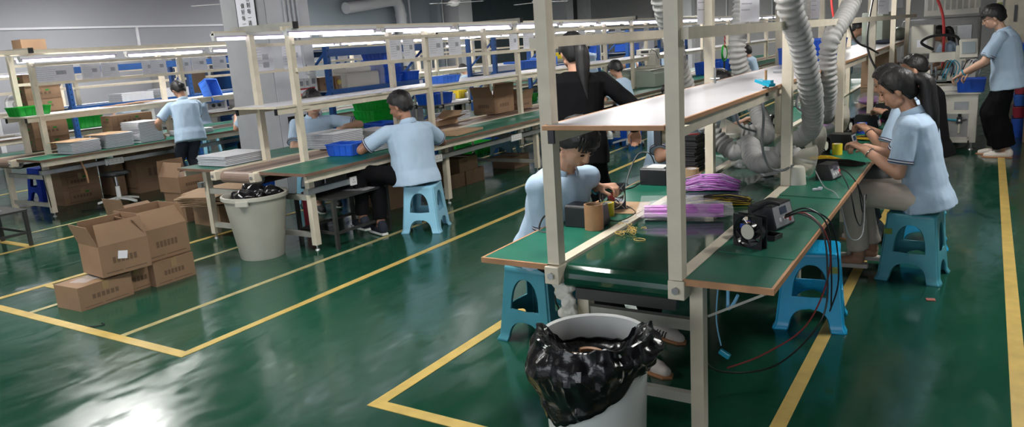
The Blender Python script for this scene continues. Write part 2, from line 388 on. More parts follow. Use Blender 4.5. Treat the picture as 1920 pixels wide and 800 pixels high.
# PVC pipe on the left wall
t = T('drain_pipe', 'thick white pipe bending down along the upper blue-grey wall', 'pipe', (-15.2, 18.4, 2.3))
MB().tube(spline([(0, -2.3, .62), (0, -1.2, .74), (0, -.25, .84), (0, -.02, .72), (0, .05, .45), (0, .06, 0), (0, .06, -1.2)], 6), .16, 16).build('pipe', 'pvc', t, smooth=True)
MB().cyl((0, .05, .46), (0, .06, .36), .175, n=16).build('socket_ring', 'pvc', t, smooth=True)
MB().cyl((0, .06, .02), (0, .06, -.08), .175, n=16).build('socket_ring', 'pvc', t, smooth=True)
# ceiling fans
def fan(x, y, z, lab, a):
    t = T('ceiling_fan', lab, 'fan', (x, y, z), 'ceiling fans')
    MB().cyl((0, 0, 0), (0, 0, CZ - z), .02, n=8).build('rod', 'white_plastic', t)
    MB().lathe((0, 0, 0), [(.001, -.09), (.09, -.08), (.14, -.03), (.14, .02), (.07, .06), (.03, .12), (.001, .12)], 20).build('motor_housing', 'white_plastic', t, smooth=True)
    for k in range(3):
        b = a + k * 2 * PI / 3; c, s = math.cos(b), math.sin(b)
        MB().beam((c * .1, s * .1, -.01), (c * .72, s * .72, -.015), .13, .008).build('blade', 'white_plastic', t)
fan(-11.0, 15.4, 2.72, 'white ceiling fan with long blades, left of the two over the far hall', .3)
fan(-9.0, 16.0, 2.58, 'white ceiling fan with long blades, in front of the dark far wall', .9)
fan(-13.2, 10.6, 2.85, 'white ceiling fan at the top edge, left of the lettered pillar', 1.7)

# ------------------------------------------------------------------ production lines
def tube_light(loc, lab, group, L=1.2):
    t = T('tube_light', lab, 'tube light', loc, group)
    MB().box(-.035, .035, 0, L, .022, .05).build('housing', 'white_plastic', t)
    MB().box(-.04, .04, .01, L - .01, .012, .022).build('reflector', 'violet', t)
    MB().cyl((0, .03, -.002), (0, L - .03, -.002), .014, n=8).build('tube', 'tube', t, smooth=True)
    for yy in (.0, L - .03): MB().box(-.02, .02, yy, yy + .03, -.018, .022).build('end_cap', 'white_plastic', t)
    return t
def line(name, label, xc, y0, y1, hw, pw, pys, zs, bench, shelf, rails, legs, style):
    """one production line bench: boards, belt, legs, posts, shelf and rails"""
    t = T(name, label, 'workbench', (xc, y0, 0)); L = y1 - y0; zt = .73; mt = 'cream'
    e = style['edge']; bm_ = style['mat']
    # belt
    bw = pw - .03
    seg = MB()
    prof = [(.0 + .055 * (1 - math.sin(a)), zt - .065 + .055 * math.cos(a)) for a in [PI * k / 8 for k in range(8, -1, -1)]]
    pr = []
    for k in range(9):
        a = PI / 2 + PI * k / 8; pr.append((style['b0'] + .05 + .055 * math.cos(a), zt - .065 + .055 * math.sin(a)))
    pts = [(L, zt - .01)] + [(p[0], p[1]) for p in pr] + [(L, zt - .12)]
    for k in range(len(pts) - 1):
        (a, za), (b, zb) = pts[k], pts[k + 1]
        seg.quad((-bw, a, za), (bw, a, za), (bw, b, zb), (-bw, b, zb))
    if style['stripe']:
        seg.mx(1).box(-.06, .06, style['b0'] + .05, L, zt - .0098, zt - .0085)
        seg.mx(2).box(bw - .05, bw, style['b0'] + .05, L, zt - .0098, zt - .0085)
    seg.build('conveyor_belt', [style['belt'], 'belt_stripe', 'carton_light'], t, smooth=True)
    MB().cyl((-bw - .02, style['b0'] + .05, zt - .065), (bw + .02, style['b0'] + .05, zt - .065), .048, n=16).build('end_roller', 'steel', t, smooth=True)
    for s in (-1, 1):
        a, b = sorted((s * (pw + .028), s * hw))
        MB().box(a, b, 0, L, zt - .018, zt).build('board', bm_, t)
        MB().box(a, b, -.012, 0, zt - .024, zt + .001).build('edge_strip', e, t)
        a, b = sorted((s * hw, s * (hw + .012)))
        MB().box(a, b, -.012, L, zt - .024, zt + .001).build('edge_strip', e, t)
        a, b = sorted((s * (pw - .028), s * (pw + .028)))
        MB().box(a, b, style['b0'] - .01, L, zt - .05, zt + .003).build('side_rail', mt, t)
        if style['apron']:
            a, b = sorted((s * (hw - .05), s * (hw - .02)))
            MB().box(a, b, .03, L, zt - .085, zt - .024).build('apron_rail', mt, t)
        blk = MB().box(s * pw - .035, s * pw + .035, style['b0'] - .055, style['b0'] + .03, zt - .085, zt - .005)
        bo = blk.build('end_block', mt, t, bevel=.004)
        MB().cyl((s * pw, style['b0'] - .056, zt - .045), (s * pw, style['b0'] - .068, zt - .045), .016, n=6).build('bolt', 'steel', bo)
    for y in legs:
        yy = y - y0
        lx_ = {1: style['lx'], -1: -style.get('lxl', style['lx'])}
        for s in (-1, 1):
            MB().box(lx_[s] - .028, lx_[s] + .028, yy - .03, yy + .03, .05 if style['feet'] else .0, zt - .05).build('leg', mt if style['legc'] else 'cream_dark', t)
            if style['feet']:
                f = MB(); f.cyl((s * style['lx'], yy, .012), (s * style['lx'], yy, .055), .008, n=8); f.cyl((s * style['lx'], yy, 0), (s * style['lx'], yy, .014), .025, .018, 12)
                f.build('levelling_foot', 'steel', t, smooth=True)
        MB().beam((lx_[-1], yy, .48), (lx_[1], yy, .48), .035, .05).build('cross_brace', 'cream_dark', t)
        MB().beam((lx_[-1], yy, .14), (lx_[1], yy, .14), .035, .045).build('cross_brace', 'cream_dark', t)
        MB().box(-hw + .03, hw - .03, yy - .03, yy + .03, zt - .06, zt - .02).build('board_bearer', 'dark_metal', t)
    pz = zs['post']
    for k, y in enumerate(pys):
        yy = y - y0
        for s in (-1, 1):
            yy = (style['pyl'][k] if s < 0 and 'pyl' in style else y) - y0
            MB().box(s * pw - .028, s * pw + .028, yy - .03, yy + .03, zt, pz).build('post', mt, t)
            if 'shelf' in zs:
                MB().box(s * pw - .012, s * pw + .012, yy - .0, yy + .14, zs['shelf'] - .055, zs['shelf'] - .018).build('shelf_bracket', mt, t)
        if zs.get('cross') and k in style['crossk']:
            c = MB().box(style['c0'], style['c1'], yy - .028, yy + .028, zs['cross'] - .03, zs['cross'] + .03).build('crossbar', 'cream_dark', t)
            MB().box(style['c1'], style['c1'] + .012, yy - .029, yy + .029, zs['cross'] - .031, zs['cross'] + .031).build('end_cap', 'black_plastic', c)
        if 'shelf' in zs and style.get('bearer'):
            c = MB().box(-pw - .0, pw + .0, yy - .05, yy - .02, zs['shelf'] - .065, zs['shelf'] - .02).build('shelf_bearer', mt, t)
            for s in (-1, 1): MB().box(s * pw - .004 + s * .0, s * pw + .004, yy - .055, yy - .05, zs['shelf'] - .065, zs['shelf'] - .02).build('end_cap', 'black_plastic', c)
    if 'shelf' in zs:
        (sx0, sx1, sy0, sy1) = shelf; n = max(1, round((sy1 - sy0) / 2.4)); d = (sy1 - sy0) / n
        for k in range(n):
            a, b = sy0 - y0 + k * d, sy0 - y0 + (k + 1) * d - .006
            o = MB().box(sx0, sx1, a, b, zs['shelf'] - .016, zs['shelf']).build('shelf_board', style['shelfm'], t)
            q = MB().box(sx1, sx1 + .014, a, b, zs['shelf'] - .02, zs['shelf'] + .001).box(sx0 - .014, sx0, a, b, zs['shelf'] - .02, zs['shelf'] + .001)
            if k == 0: q.box(sx0 - .014, sx1 + .014, a - .014, a, zs['shelf'] - .02, zs['shelf'] + .001)
            q.build('shelf_edging', style['shelfe'], o, bevel=.003)
        for s, xx in ((-1, sx0 + .02), (1, sx1 - .02)):
            MB().box(xx - .012, xx + .012, sy0 - y0 + .01, sy1 - y0, zs['shelf'] - .075, zs['shelf'] - .02).build('shelf_rail', mt, t)
            MB().box(xx - .014, xx + .014, sy0 - y0 - .002, sy0 - y0 + .012, zs['shelf'] - .078, zs['shelf'] - .02).build('end_cap', 'black_plastic', t)
    for (s, z, h, ya, yb) in rails:
        a, b = sorted((s * pw + .0, s * (pw + .03)))
        MB().box(a + .028 * s, b + .028 * s, ya - y0, yb - y0, z - h / 2, z + h / 2).build('rail', mt, t)
    return t

# --- front line, right
fy = [2.80 + 1.97 * k for k in range(6)]
front = line('assembly_bench', 'cream-framed assembly bench with green boards and long white overhead shelf, nearest the camera', -1.29, 2.80, 13.9, .652, .285, fy,
             {'post': 2.35, 'shelf': 1.35}, None, (-.27, .242, 2.775, 13.4),
             [(1, 1.69, .045, 2.80, 13.4), (-1, 1.69, .045, 2.80, 13.4), (1, 2.2, .04, 4.7, 13.4), (-1, 2.2, .04, 4.7, 13.4)],
             [2.95 + 1.97 * k for k in range(6)],
             dict(pyl=[2.83, 5.08] + [5.08 + 2.03 * k for k in range(1, 5)], edge='wood', mat='mat_green', belt='belt_green', stripe=False, apron=False, b0=.03, lx=.32, lxl=.21, feet=False, legc=True, crossk=(), c0=0, c1=0, shelfm='laminate', shelfe='wood'))
MB().beam((.36, .17, .52), (.62, .04, .69), .02, .01).build('diagonal_stay', 'cream_dark', front)
MB().beam((-.20, .06, .60), (.24, .12, .58), .07, .05).build('motor_arm', 'dark_metal', front)
# --- middle line
my = [4.98 + 2.0 * k for k in range(11)]
mid = line('assembly_bench', 'assembly bench with brown striped belt and green boards in the middle of the hall', -5.70, 4.42, 26.5, .86, .265, my,
           {'post': 1.93, 'shelf': 1.27, 'cross': 1.98}, None, (-.30, .27, 4.72, 25.5),
           [(1, 1.58, .035, 4.98, 25.2), (-1, 1.58, .035, 4.98, 25.2), (1, 1.83, .03, 4.98, 25.2), (-1, 1.83, .03, 4.98, 25.2), (1, 1.955, .035, 4.86, 25.2), (-1, 1.955, .035, 4.6, 25.2)],
           [4.60 + 2.0 * k for k in range(11)],
           dict(edge='wood_dark', mat='mat_green', belt='belt_brown', stripe=True, apron=True, b0=-.02, lx=.70, feet=True, legc=True, crossk=(0, 2, 4, 6, 8), c0=-.48, c1=.36, shelfm='laminate_far', shelfe='cream'))
MB().box(.70, .76, .1, 21, .52, .57).build('cable_trunking', 'steel', mid)
MB().box(-.76, -.70, .1, 21, .52, .57).build('cable_trunking', 'steel', mid)
# --- left line
ly = [4.84 + 2.0 * k for k in range(9)]
left = line('assembly_bench', 'assembly bench along the left with white foam stacks and brown worn top', -9.98, 4.46, 21.5, .78, .235, ly,
            {'post': 1.93, 'shelf': 1.21, 'cross': 1.98}, None, (-.26, .25, 4.66, 21.3),
            [(1, 1.58, .035, 4.84, 21.2), (-1, 1.58, .035, 4.84, 21.2), (1, 1.81, .03, 4.84, 21.2), (-1, 1.81, .03, 4.84, 21.2), (1, 1.965, .045, 4.3, 21.2), (-1, 1.955, .035, 4.4, 21.2)],
            [4.66 + 2.0 * k for k in range(9)],
            dict(edge='wood_dark', mat='mat_green', belt='belt_brown', stripe=True, apron=True, b0=-.02, lx=.46, feet=True, legc=True, crossk=(0, 2, 4), c0=-.36, c1=.30, shelfm='laminate_far', shelfe='cream'))
MB().box(.50, .56, .1, 16, .53, .58).build('cable_trunking', 'steel', left)
# --- far left line
rear = line('assembly_bench', 'workbench furthest left against the grey wall, with white machines on it', -13.6, 5.0, 20.5, .62, .25, [5.3 + 2.0 * k for k in range(8)],
            {'post': 1.72, 'shelf': 1.12}, None, (-.25, .25, 5.2, 20.0),
            [(1, 1.42, .035, 5.3, 19.5), (-1, 1.42, .035, 5.3, 19.5), (1, 1.66, .03, 5.3, 19.5)],
            [5.2 + 2.0 * k for k in range(8)],
            dict(edge='wood_dark', mat='laminate_far', belt='belt_brown', stripe=False, apron=True, b0=-.02, lx=.46, feet=True, legc=True, crossk=(), c0=0, c1=0, shelfm='laminate_far', shelfe='cream'))
# tube lights
for k in range(15):
    g = 'tube lights on the middle line'
    tube_light((-5.395, 4.90 + k * 1.33, 1.905), 'nearest lit tube light on the right rail of the middle line' if k == 0 else 'lit tube light in the row along the right rail of the middle line', None if k == 0 else g)
    tube_light((-6.01, 4.60 + k * 1.33, 1.905), 'nearest lit tube light on the left rail of the middle line' if k == 0 else 'lit tube light in the row along the left rail of the middle line', None if k == 0 else g)
for k in range(12):
    g = 'tube lights on the left line'
    tube_light((-9.70, 4.70 + k * 1.33, 1.865), 'nearest lit tube light on the near rail of the left line' if k == 0 else 'lit tube light in the row along the near rail of the left line', None if k == 0 else g)
    tube_light((-10.26, 4.9 + k * 1.5, 1.865), 'lit tube light in the row along the far rail of the left line', g)
for k in range(8):
    tube_light((-13.3, 5.4 + k * 1.8, 1.70), 'lit tube light over the bench furthest left', 'tube lights over the furthest left bench')
t = tube_light((-1.0, 14.1, 2.0), 'lit tube light hanging slantwise at the top right above the machines', None)
for yy in (.2, 1.0): MB().cyl((0, yy, .05), (0, yy, CZ - 2.0), .006, n=6).build('hanger', 'steel', t)
BX, BY = -1.19, 2.39
# ------------------------------------------------------------------ containers
def crate(label, loc, sx, sy, h, m='blue_crate', rz=0.0, group=None, name='plastic_crate', tilt=None):
    t = T(name, label, 'crate', loc, group, rz)
    k = .90; w = .004; b = MB(); hx, hy = sx / 2, sy / 2
    def ring(f, z, d=0): return [(-hx * f + d, -hy * f + d, z), (hx * f - d, -hy * f + d, z), (hx * f - d, hy * f - d, z), (-hx * f + d, hy * f - d, z)]
    b.loft([ring(k, .0), ring(1, h), ring(1, h, w), ring(k, w, w)], cap=True)
    tub = b
    r = MB(); r.loft([ring(1.0, h - .012, -.008), ring(1.0, h + .001, -.008), ring(1.0, h + .001, .006), ring(1.0, h - .012, .001)] + [ring(1.0, h - .012, -.008)], cap=False)
    r.build('rim', m, t)
    q = tub
    for s in (-1, 1):
        nx = max(2, int(sx / .07)); ny = max(2, int(sy / .07))
        for j in range(nx + 1):
            u = -1 + 2 * j / nx; q.beam((u * hx * .97 * k, s * hy * k, .004), (u * hx * .97, s * hy, h - .01), .006, .012, (0, 1, 0))
        for j in range(ny + 1):
            u = -1 + 2 * j / ny; q.beam((s * hx * k, u * hy * .97 * k, .004), (s * hx, u * hy * .97, h - .01), .006, .012, (1, 0, 0))
    q.build('tub', m, t)
    if tilt: t.rotation_euler = tilt
    return t
def carton(label, loc, sx, sy, h, rz=0.0, flaps=None, group=None, prints=True, green=False, m='carton', cat='box', name='cardboard_box', tape_=True):
    """flaps: dict side -> angle in degrees from horizontal-closed (0) to hanging outside (250)"""
    t = T(name, label, cat, loc, group, rz); hx, hy = sx / 2, sy / 2; w = .005
    if flaps is None:
        body = MB().box(-hx, hx, -hy, hy, 0, h); bv = .003
        b = MB(); b.box(-hx, -.002, -hy, hy, h, h + .003).box(.002, hx, -hy, hy, h, h + .003); b.build('flap', m, t)
        if tape_: MB().box(-.025, .025, -hy - .001, hy + .001, h + .003, h + .004).box(-.025, .025, -hy - .0015, -hy, h * .65, h + .003).build('tape_strip', 'tape', t)
    else:
        b = MB()
        b.box(-hx, hx, -hy, hy, 0, w); b.box(-hx, -hx + w, -hy, hy, w, h); b.box(hx - w, hx, -hy, hy, w, h)
        b.box(-hx + w, hx - w, -hy, -hy + w, w, h); b.box(-hx + w, hx - w, hy - w, hy, w, h)
        body = b; bv = 0
        fl = min(sx, sy) / 2
        for sd, ang in flaps.items():
            a = R(ang); f = MB(); c, s = math.cos(a), math.sin(a); n = .004
            d = {'-x': (1, 0), '+x': (-1, 0), '-y': (0, 1), '+y': (0, -1)}[sd]
            if d[0]:
                x0 = -d[0] * hx; p = [(x0, -hy + .003, h), (x0, hy - .003, h), (x0 + d[0] * fl * c, hy - .012, h + fl * s), (x0 + d[0] * fl * c, -hy + .012, h + fl * s)]
            else:
                y0 = -d[1] * hy; p = [(-hx + .003, y0, h), (hx - .003, y0, h), (hx - .012, y0 + d[1] * fl * c, h + fl * s), (-hx + .012, y0 + d[1] * fl * c, h + fl * s)]
            f.quad(*p); f.build('flap', m, t, solid=n)
    if prints:
        q = body.mx(1); q2 = q
        for (x0, x1, z0, z1) in [(-.42, -.10, .10, .13), (-.05, .40, .10, .13)]: q.box(x0 * sx, x1 * sx, -hy - .0012, -hy, z0 * h, z1 * h)
        for j in range(6): q.box(-.26 * sx + j * .085 * sx, -.20 * sx + j * .085 * sx, -hy - .0012, -hy, .38 * h, .58 * h)
        for j in range(4): q2.box(hx, hx + .0012, (-.22 + j * .12) * sy, (-.15 + j * .12) * sy, .38 * h, .58 * h)
    if green:
        MB().cbox((hx + .001, .12 * sy, .72 * h), (.0015, .05, .022)).build('green_label', 'green_ink', t); MB().cbox((.12 * sx, -hy - .001, .72 * h), (.05, .0015, .022)).build('green_label', 'green_ink', t)
        q = body.mx(1); q2 = q
        for (a, b2, c, d2) in [(-.35, -.34, .15, .85), (-.05, -.04, .15, .85), (-.35, -.05, .15, .17), (-.35, -.05, .83, .85)]:
            q.box(hx, hx + .0012, a * sy, b2 * sy, c * h, d2 * h); q2.box(a * sx, b2 * sx, -hy - .0012, -hy, c * h, d2 * h)
    body.build('box_body', [m, 'carton_print'], t, bevel=bv)
    return t
# pile of six boxes on the floor, left foreground
g = None; RZ = R(0)
carton('front closed cardboard box on the green floor with torn clear tape on top', (-5.63, 2.93, 0), .42, .30, .175, R(92), None)
MB().cbox((0, .03, .181), (.26, .14, .003), rz=.3).cbox((.05, -.06, .183), (.12, .05, .004), rz=-.5).build('torn_wrapping', 'film', list(COL.objects)[-1].parent if False else [o for o in COL.objects if o.name.startswith('cardboard_box')][-1])
carton('cardboard box on the floor under the open one, second in the front row', (-5.66, 3.22, 0), .36, .24, .19, R(90), None)
carton('cardboard box on the floor at the right end of the front pile', (-5.60, 3.50, 0), .36, .27, .19, R(90), None)
carton('open cardboard box with raised flaps and a white torn label, front pile', (-5.60, 3.12, .20), .37, .33, .235, R(84), {'-y': 75, '+y': 80, '-x': 108, '+x': 60}, prints=True)
carton('taller open cardboard box, upper right of the front pile', (-5.66, 3.50, .20), .38, .32, .25, R(90), {'-y': 62, '+y': 84, '-x': 100, '+x': 80})
t_ = [o for o in COL.objects if o.name.startswith('cardboard_box')][-2]
MB().cbox((-.02, -.167, .14), (.07, .002, .06), ry=.2).build('torn_label', 'paper', t_)
# stack behind
carton('small closed cardboard box, lowest of the stack beside the left bench', (-7.56, 5.14, 0), .33, .34, .16, R(90), None)
carton('closed cardboard box with a white torn patch, middle of the stack beside the left bench', (-7.56, 5.14, .166), .33, .34, .16, R(90), None)
carton('open cardboard box on top of the stack beside the left bench', (-7.57, 5.12, .332), .34, .36, .17, R(90), {'-y': 12, '+y': 90, '-x': 62, '+x': 20})
carton('low open cardboard box on the floor in front of the stack', (-7.80, 4.62, 0), .36, .38, .18, R(90), {'-y': 30, '-x': 100})
# flattened cardboard sheets leaning on a box
carton('low cardboard box under the flattened cardboard, behind the beige bin', (-6.95, 5.15, 0), .45, .5, .24, R(85), None, prints=False)
for k in range(7):
    s = MB(); a = .04 * k
    pts = [(1.15 * p_[0], 1.1 * p_[1]) for p_ in [(-.38, -.2), (-.30, -.2), (-.30, -.26), (.05, -.26), (.05, -.2), (.36, -.22), (.36, .18), (.1, .18), (.1, .26), (-.22, .26), (-.22, .2), (-.38, .2)]]
    s.prism(pts, 0, .008)
    o = s.build('flattened_carton', 'carton_light', None, (-6.98 + .012 * k, 5.15 - .012 * k, .26 + .018 * k), rz=R(115 + random.uniform(-12, 12)))
    o.rotation_euler[0] = R(random.uniform(-1, 1)); tag(o, 'flattened cardboard sheet in the heap behind the beige bin', 'cardboard', 'flattened cardboard behind the beige bin')
# cartons on and under the left bench
for k in range(3): carton('carton with a green mark standing under the near end of the left bench', (-10.28, 5.35, k * .2), .5, .36, .195, R(90), None, 'cartons under the left bench', green=True)
for k in range(6):
    carton(['lowest', 'second', 'third', 'fourth', 'fifth', 'topmost'][k] + ' carton with a green mark in the tall stack on the left bench', (-10.47 + .008 * (k % 2), 5.22, .735 + .162 * k), .28, .44, .158, 0, None, None, green=True)
carton('large dark cardboard box leaning under the left bench behind the swivel stool', (-10.1, 6.30, 0), .5, .62, .56, R(0), None, prints=True)
carton('cardboard carton under the left bench beside the large dark one', (-10.22, 5.85, 0), .4, .12, .5, R(0), None, prints=False)
carton('upper long cardboard carton beside the tall foam stack on the left bench', (-10.45, 6.35, .735 + .166), .26, .62, .16, 0, None, green=True)
carton('lower long cardboard carton beside the tall foam stack on the left bench', (-10.45, 6.35, .735), .26, .62, .16, 0, None, green=True)
carton('brown cardboard box standing high on the top rails at the far left', (-10.24, 5.12, 2.0), .22, .30, .125, R(0), None, prints=False, tape_=False)
# row 2 cartons
carton('large cardboard box standing half open on the middle bench', (-5.98, 9.15, .733), .36, .52, .23, R(0), {'-y': 120, '+y': 95, '+x': 95})
carton('smaller cardboard box with a tall raised flap on the middle bench, full of parts', (-5.92, 9.72, .733), .30, .32, .14, R(0), {'-y': 110, '-x': 100, '+x': 110})
carton('flat open carton of red and white wires on the middle bench', (-5.95, 7.75, .733), .34, .42, .06, R(0), {'+x': 160, '+y': 150}, prints=False, m='carton_light')
carton('flattened brown carton lying at the edge of the middle bench', (-5.15, 7.0, .733), .44, .62, .02, R(6), None, prints=False, m='carton_light', tape_=False)
for k, (x, y, z, h) in enumerate([(-5.62, 7.35, 0, .17), (-5.60, 7.75, 0, .17), (-5.60, 7.62, .175, .17), (-5.6, 8.9, 0, .16)]):
    carton(['cardboard box on the floor under the middle bench, nearest the seated man', 'cardboard box on the floor under the middle bench, right of the pair', 'cardboard box on top of the pair under the middle bench', 'cardboard box with clear wrapping on the floor under the middle bench, further right'][k],
           (x, y, z), .40, .36, h, R(90), None, prints=False)
carton('open cardboard box standing under the middle bench between the two seated workers', (-5.62, 6.32, 0), .34, .42, .36, R(80), {'-y': 120, '+x': 80}, prints=False)
carton('brown cardboard box standing on the far part of the front belt, behind the second woman', (-1.30, 12.3, .723), .46, .4, .33, R(0), {'-y': 100, '+x': 150}, prints=True)
carton('printed carton on the blue rack beside its nearest upright', (-7.62, 7.40, 1.237), .30, .26, .17, R(0), None, prints=True)
carton('carton with a yellow round label on the blue rack', (-7.62, 7.70, 1.237), .30, .28, .17, R(0), None, prints=False, green=True)
MB().cyl((.151, -.07, .09), (.153, -.07, .09), .035, n=18).build('round_label', 'yellow', [o for o in COL.objects if o.name.startswith('cardboard_box')][-1])
# crates
crate('empty blue plastic crate on the near edge of the middle bench', (-5.29, 5.40, .733), .30, .24, .115, 'blue_crate', R(8))
crate('blue crate lying on its side on the shelf of the left line', (-9.93, 7.36, 1.25), .34, .26, .15, 'blue_crate2', R(0), tilt=(R(-12), R(70), R(4)))
crate('upturned pale blue crate on the shelf of the middle line', (-5.62, 7.55, 1.272), .20, .34, .085, 'blue_crate2', R(0))
crate('green crate with papers at the near end of the left shelf', (-10.0, 4.84, 1.212), .30, .38, .11, 'green_crate', R(0))
crate('green crate tipped up on the furthest left bench', (-13.4, 7.35, .735), .5, .42, .22, 'green_crate', R(0))
crate('second green crate on the furthest left bench, with a white bottle in it', (-13.35, 7.95, .735), .4, .5, .12, 'green_crate', R(0))
crate('green crate on the floor bench at the left edge of the view', (-13.5, 5.6, .735), .42, .4, .22, 'green_crate', R(0))
for k, z in enumerate((0, .13)): crate(['lower', 'upper'][k] + ' blue crate of the pair on the white shelf above the front bench', (-1.34, 7.62, 1.353 + z * .75), .22, .44, .095, 'blue_crate', 0)
crate('blue crate further along the white shelf of the front bench', (-1.34, 8.25, 1.353), .24, .5, .17, 'blue_crate', 0)
crate('narrow blue crate at the far side of the white shelf', (-1.49, 7.05, 1.353), .12, .14, .14, 'blue_crate', 0)
crate('blue crate standing on the white machine cabinet', (-.14, 11.15, .722), .30, .28, .165, 'blue_crate', 0)
for k in range(4): crate('blue crate in the stack on the blue rack', (-7.55, 8.62, 1.235 + .115 * k), .42, .38, .115, 'blue_crate', 0, 'blue crates stacked on the rack')
crate('single blue crate beside the stack on the blue rack', (-7.5, 9.06, 1.235), .34, .28, .14, 'blue_crate', 0)
for k in range(3): crate('green crate in the stack under the blue rack', (-7.53, 8.35, .606 + .14 * k), .4, .5, .14, 'green_crate', 0, 'green crates under the rack')
crate('green crate on the floor under the middle line', (-7.0, 10.0, 0), .5, .45, .18, 'green_crate', 0)
crate('blue crate on the floor beside the green one under the middle line', (-6.95, 10.6, 0), .4, .5, .22, 'blue_crate', 0)
crate('green crate at the far end of the middle bench', (-6.42, 10.6, .733), .36, .6, .13, 'green_crate', 0)
crate('yellow crate on the far rack beside a blue one', (-7.6, 14.6, 1.30), .4, .6, .12, 'yellow', 0)
crate('blue crate behind the yellow one on the far rack', (-7.6, 15.4, 1.30), .4, .5, .2, 'blue_crate', 0)
crate('small yellow crate on the white table beyond the racks', (-8.5, 11.8, .735), .22, .26, .14, 'yellow', 0)
crate('blue crate on the rack behind the woman in black', (-7.5, 12.6, 1.20), .4, .8, .14, 'blue_crate2', 0)
for k, (c, n, z) in enumerate([('blue_crate', 'lowest blue', 0), ('red_crate', 'red', .26), ('blue_crate2', 'small blue', .42), ('red_crate', 'large dark red', .58), ('green_crate', 'green', .92), ('blue_crate', 'topmost blue', 1.14)]):
    h = [.25, .15, .15, .33, .21, .1][k]
    crate(n + ' crate in the tall stack behind the standing man at the right', (.52, 12.4, z), .34, .40, h, c, 0)
# blue racks between the lines
def rack(y0, n, zb, label, x0=-7.78, x1=-7.24, span=2.1, zt=1.80):
    t = T('storage_rack', label, 'rack', (x0, y0, 0))
    for k in range(n + 1):
        for xx in (0, x1 - x0):
            h = MB().box(xx - .035, xx + .035, k * span - .03, k * span + .03, 0, zt).mx(1)
            for j in range(22): h.box(xx + (.0352 if xx else -.0368), xx + (.0368 if xx else -.0352), k * span - .012, k * span + .004, .1 + j * .078, .125 + j * .078)
            h.build('upright', ['rack_blue', 'fridge'], t)
        for j in range(3): MB().beam((0, k * span, .3 + j * .5), (x1 - x0, k * span, .75 + j * .5), .02, .03).build('brace', 'rack_blue', t)
    for z in zb:
        for xx in (0, x1 - x0):
            for k in range(n): MB().box(xx - .02, xx + .02, k * span + .03, (k + 1) * span - .03, z - .05, z + .05).build('beam', 'rack_blue', t)
        MB().box(.0, x1 - x0, .03, n * span - .03, z + .02, z + .035).build('deck', 'grey_plastic', t)
    for k in range(n): MB().box(x1 - x0 + .021, x1 - x0 + .024, (k + .9) * span - .06, (k + .9) * span + .02, zb[0] - .03, zb[0] + .035).build('shelf_tag', 'paper', t)
    return t
rack(7.22, 1, [1.20, 1.72, .57], 'blue steel rack behind the two seated workers, nearest of the racks')
rack(11.2, 2, [1.16, .45], 'blue steel rack in the middle distance beyond the open cartons')
rack(17.0, 2, [1.25, 1.75], 'furthest blue steel rack between the lines')
rack(6.4, 3, [1.12, 1.72], 'blue steel rack by the far left wall behind the lit bench', x0=-12.4, x1=-11.9, zt=1.78)
# wrapped cream machine on the rack
t = T('wrapped_machine', 'cream machine wrapped in clear plastic film on the blue rack', 'machine', (-7.52, 8.0, 1.236))
MB().box(-.17, .17, -.33, .32, 0, .20).box(-.14, .14, -.30, .20, .20, .27).build('machine_body', 'machine_cream', t, bevel=.02)
w_ = MB(); w_.loft([[(x * (.2 + .02 * math.sin(5 * z + x)), y * (.38 + .012 * math.sin(9 * y + z * 30)), z) for x, y in ((-1, -1), (1, -1), (1, 1), (-1, 1))] for z in (0, .1, .2, .27, .30)])
w_.build('plastic_wrap', 'film', t)
for k in range(16): t2 = MB().box(-.16, .16, -.22, .22, 0, .012).build('foam_tray', 'foam', None, (-7.5, 9.0 + .01 * (k % 2), .606 + .0135 * k)); tag(t2, 'white foam tray in the pile under the rack behind the seated man', 'tray', 'foam trays under the rack')
# ------------------------------------------------------------------ stacks of white foam trays
def tray_mesh(sx, sy, h=.016):
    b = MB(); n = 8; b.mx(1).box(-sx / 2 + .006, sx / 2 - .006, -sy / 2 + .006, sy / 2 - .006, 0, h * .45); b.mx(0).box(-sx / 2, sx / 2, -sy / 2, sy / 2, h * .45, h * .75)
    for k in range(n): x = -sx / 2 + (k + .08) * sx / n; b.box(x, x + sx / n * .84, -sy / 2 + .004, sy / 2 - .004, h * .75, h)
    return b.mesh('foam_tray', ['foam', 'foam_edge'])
def stack(label, group, x, y, n, sx=.36, sy=.36, h=.0165, z=.733, rz=0.0, sl=(0, 0), board=None):
    me = tray_mesh(sx, sy, h)
    for k in range(n):
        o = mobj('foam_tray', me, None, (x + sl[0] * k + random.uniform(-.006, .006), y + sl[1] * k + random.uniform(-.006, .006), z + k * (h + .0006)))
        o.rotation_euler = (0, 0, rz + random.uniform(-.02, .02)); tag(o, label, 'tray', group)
    if board:
        o = MB().cbox((0, 0, .004), (sx * 1.02, sy * 1.15, .006), rz=.25).build('cardboard_sheet', 'carton_light', None, (x + sl[0] * n - .03, y + sl[1] * n - .04, z + n * (h + .0006)))
        tag(o, board, 'cardboard')
stack('white foam tray in the first low stack on the left bench, under a cardboard sheet', 'first low stack on the left bench', -9.42, 5.05, 8, .34, .36, .0175, board='cardboard sheet on the first low stack on the left bench')
stack('white foam tray in the second low stack on the left bench', 'second low stack on the left bench', -9.45, 5.50, 10, .34, .36, .0165, board='cardboard sheet on the second low stack on the left bench')
stack('white foam tray in the tall stack on the left bench', 'tall stack on the left bench', -9.52, 5.97, 15, .40, .34, .0175)
stack('white foam tray in the low stack in front of the standing worker', 'low stack before the standing worker', -9.55, 6.72, 4, .4, .44, .0165)
stack('white foam tray in the stack just right of the standing worker', 'stack right of the standing worker', -9.52, 7.75, 9, .4, .36, .0165)
stack('white foam tray in the stack by the pillar on the left bench', 'stack by the pillar', -9.5, 8.3, 8, .4, .36, .0165)
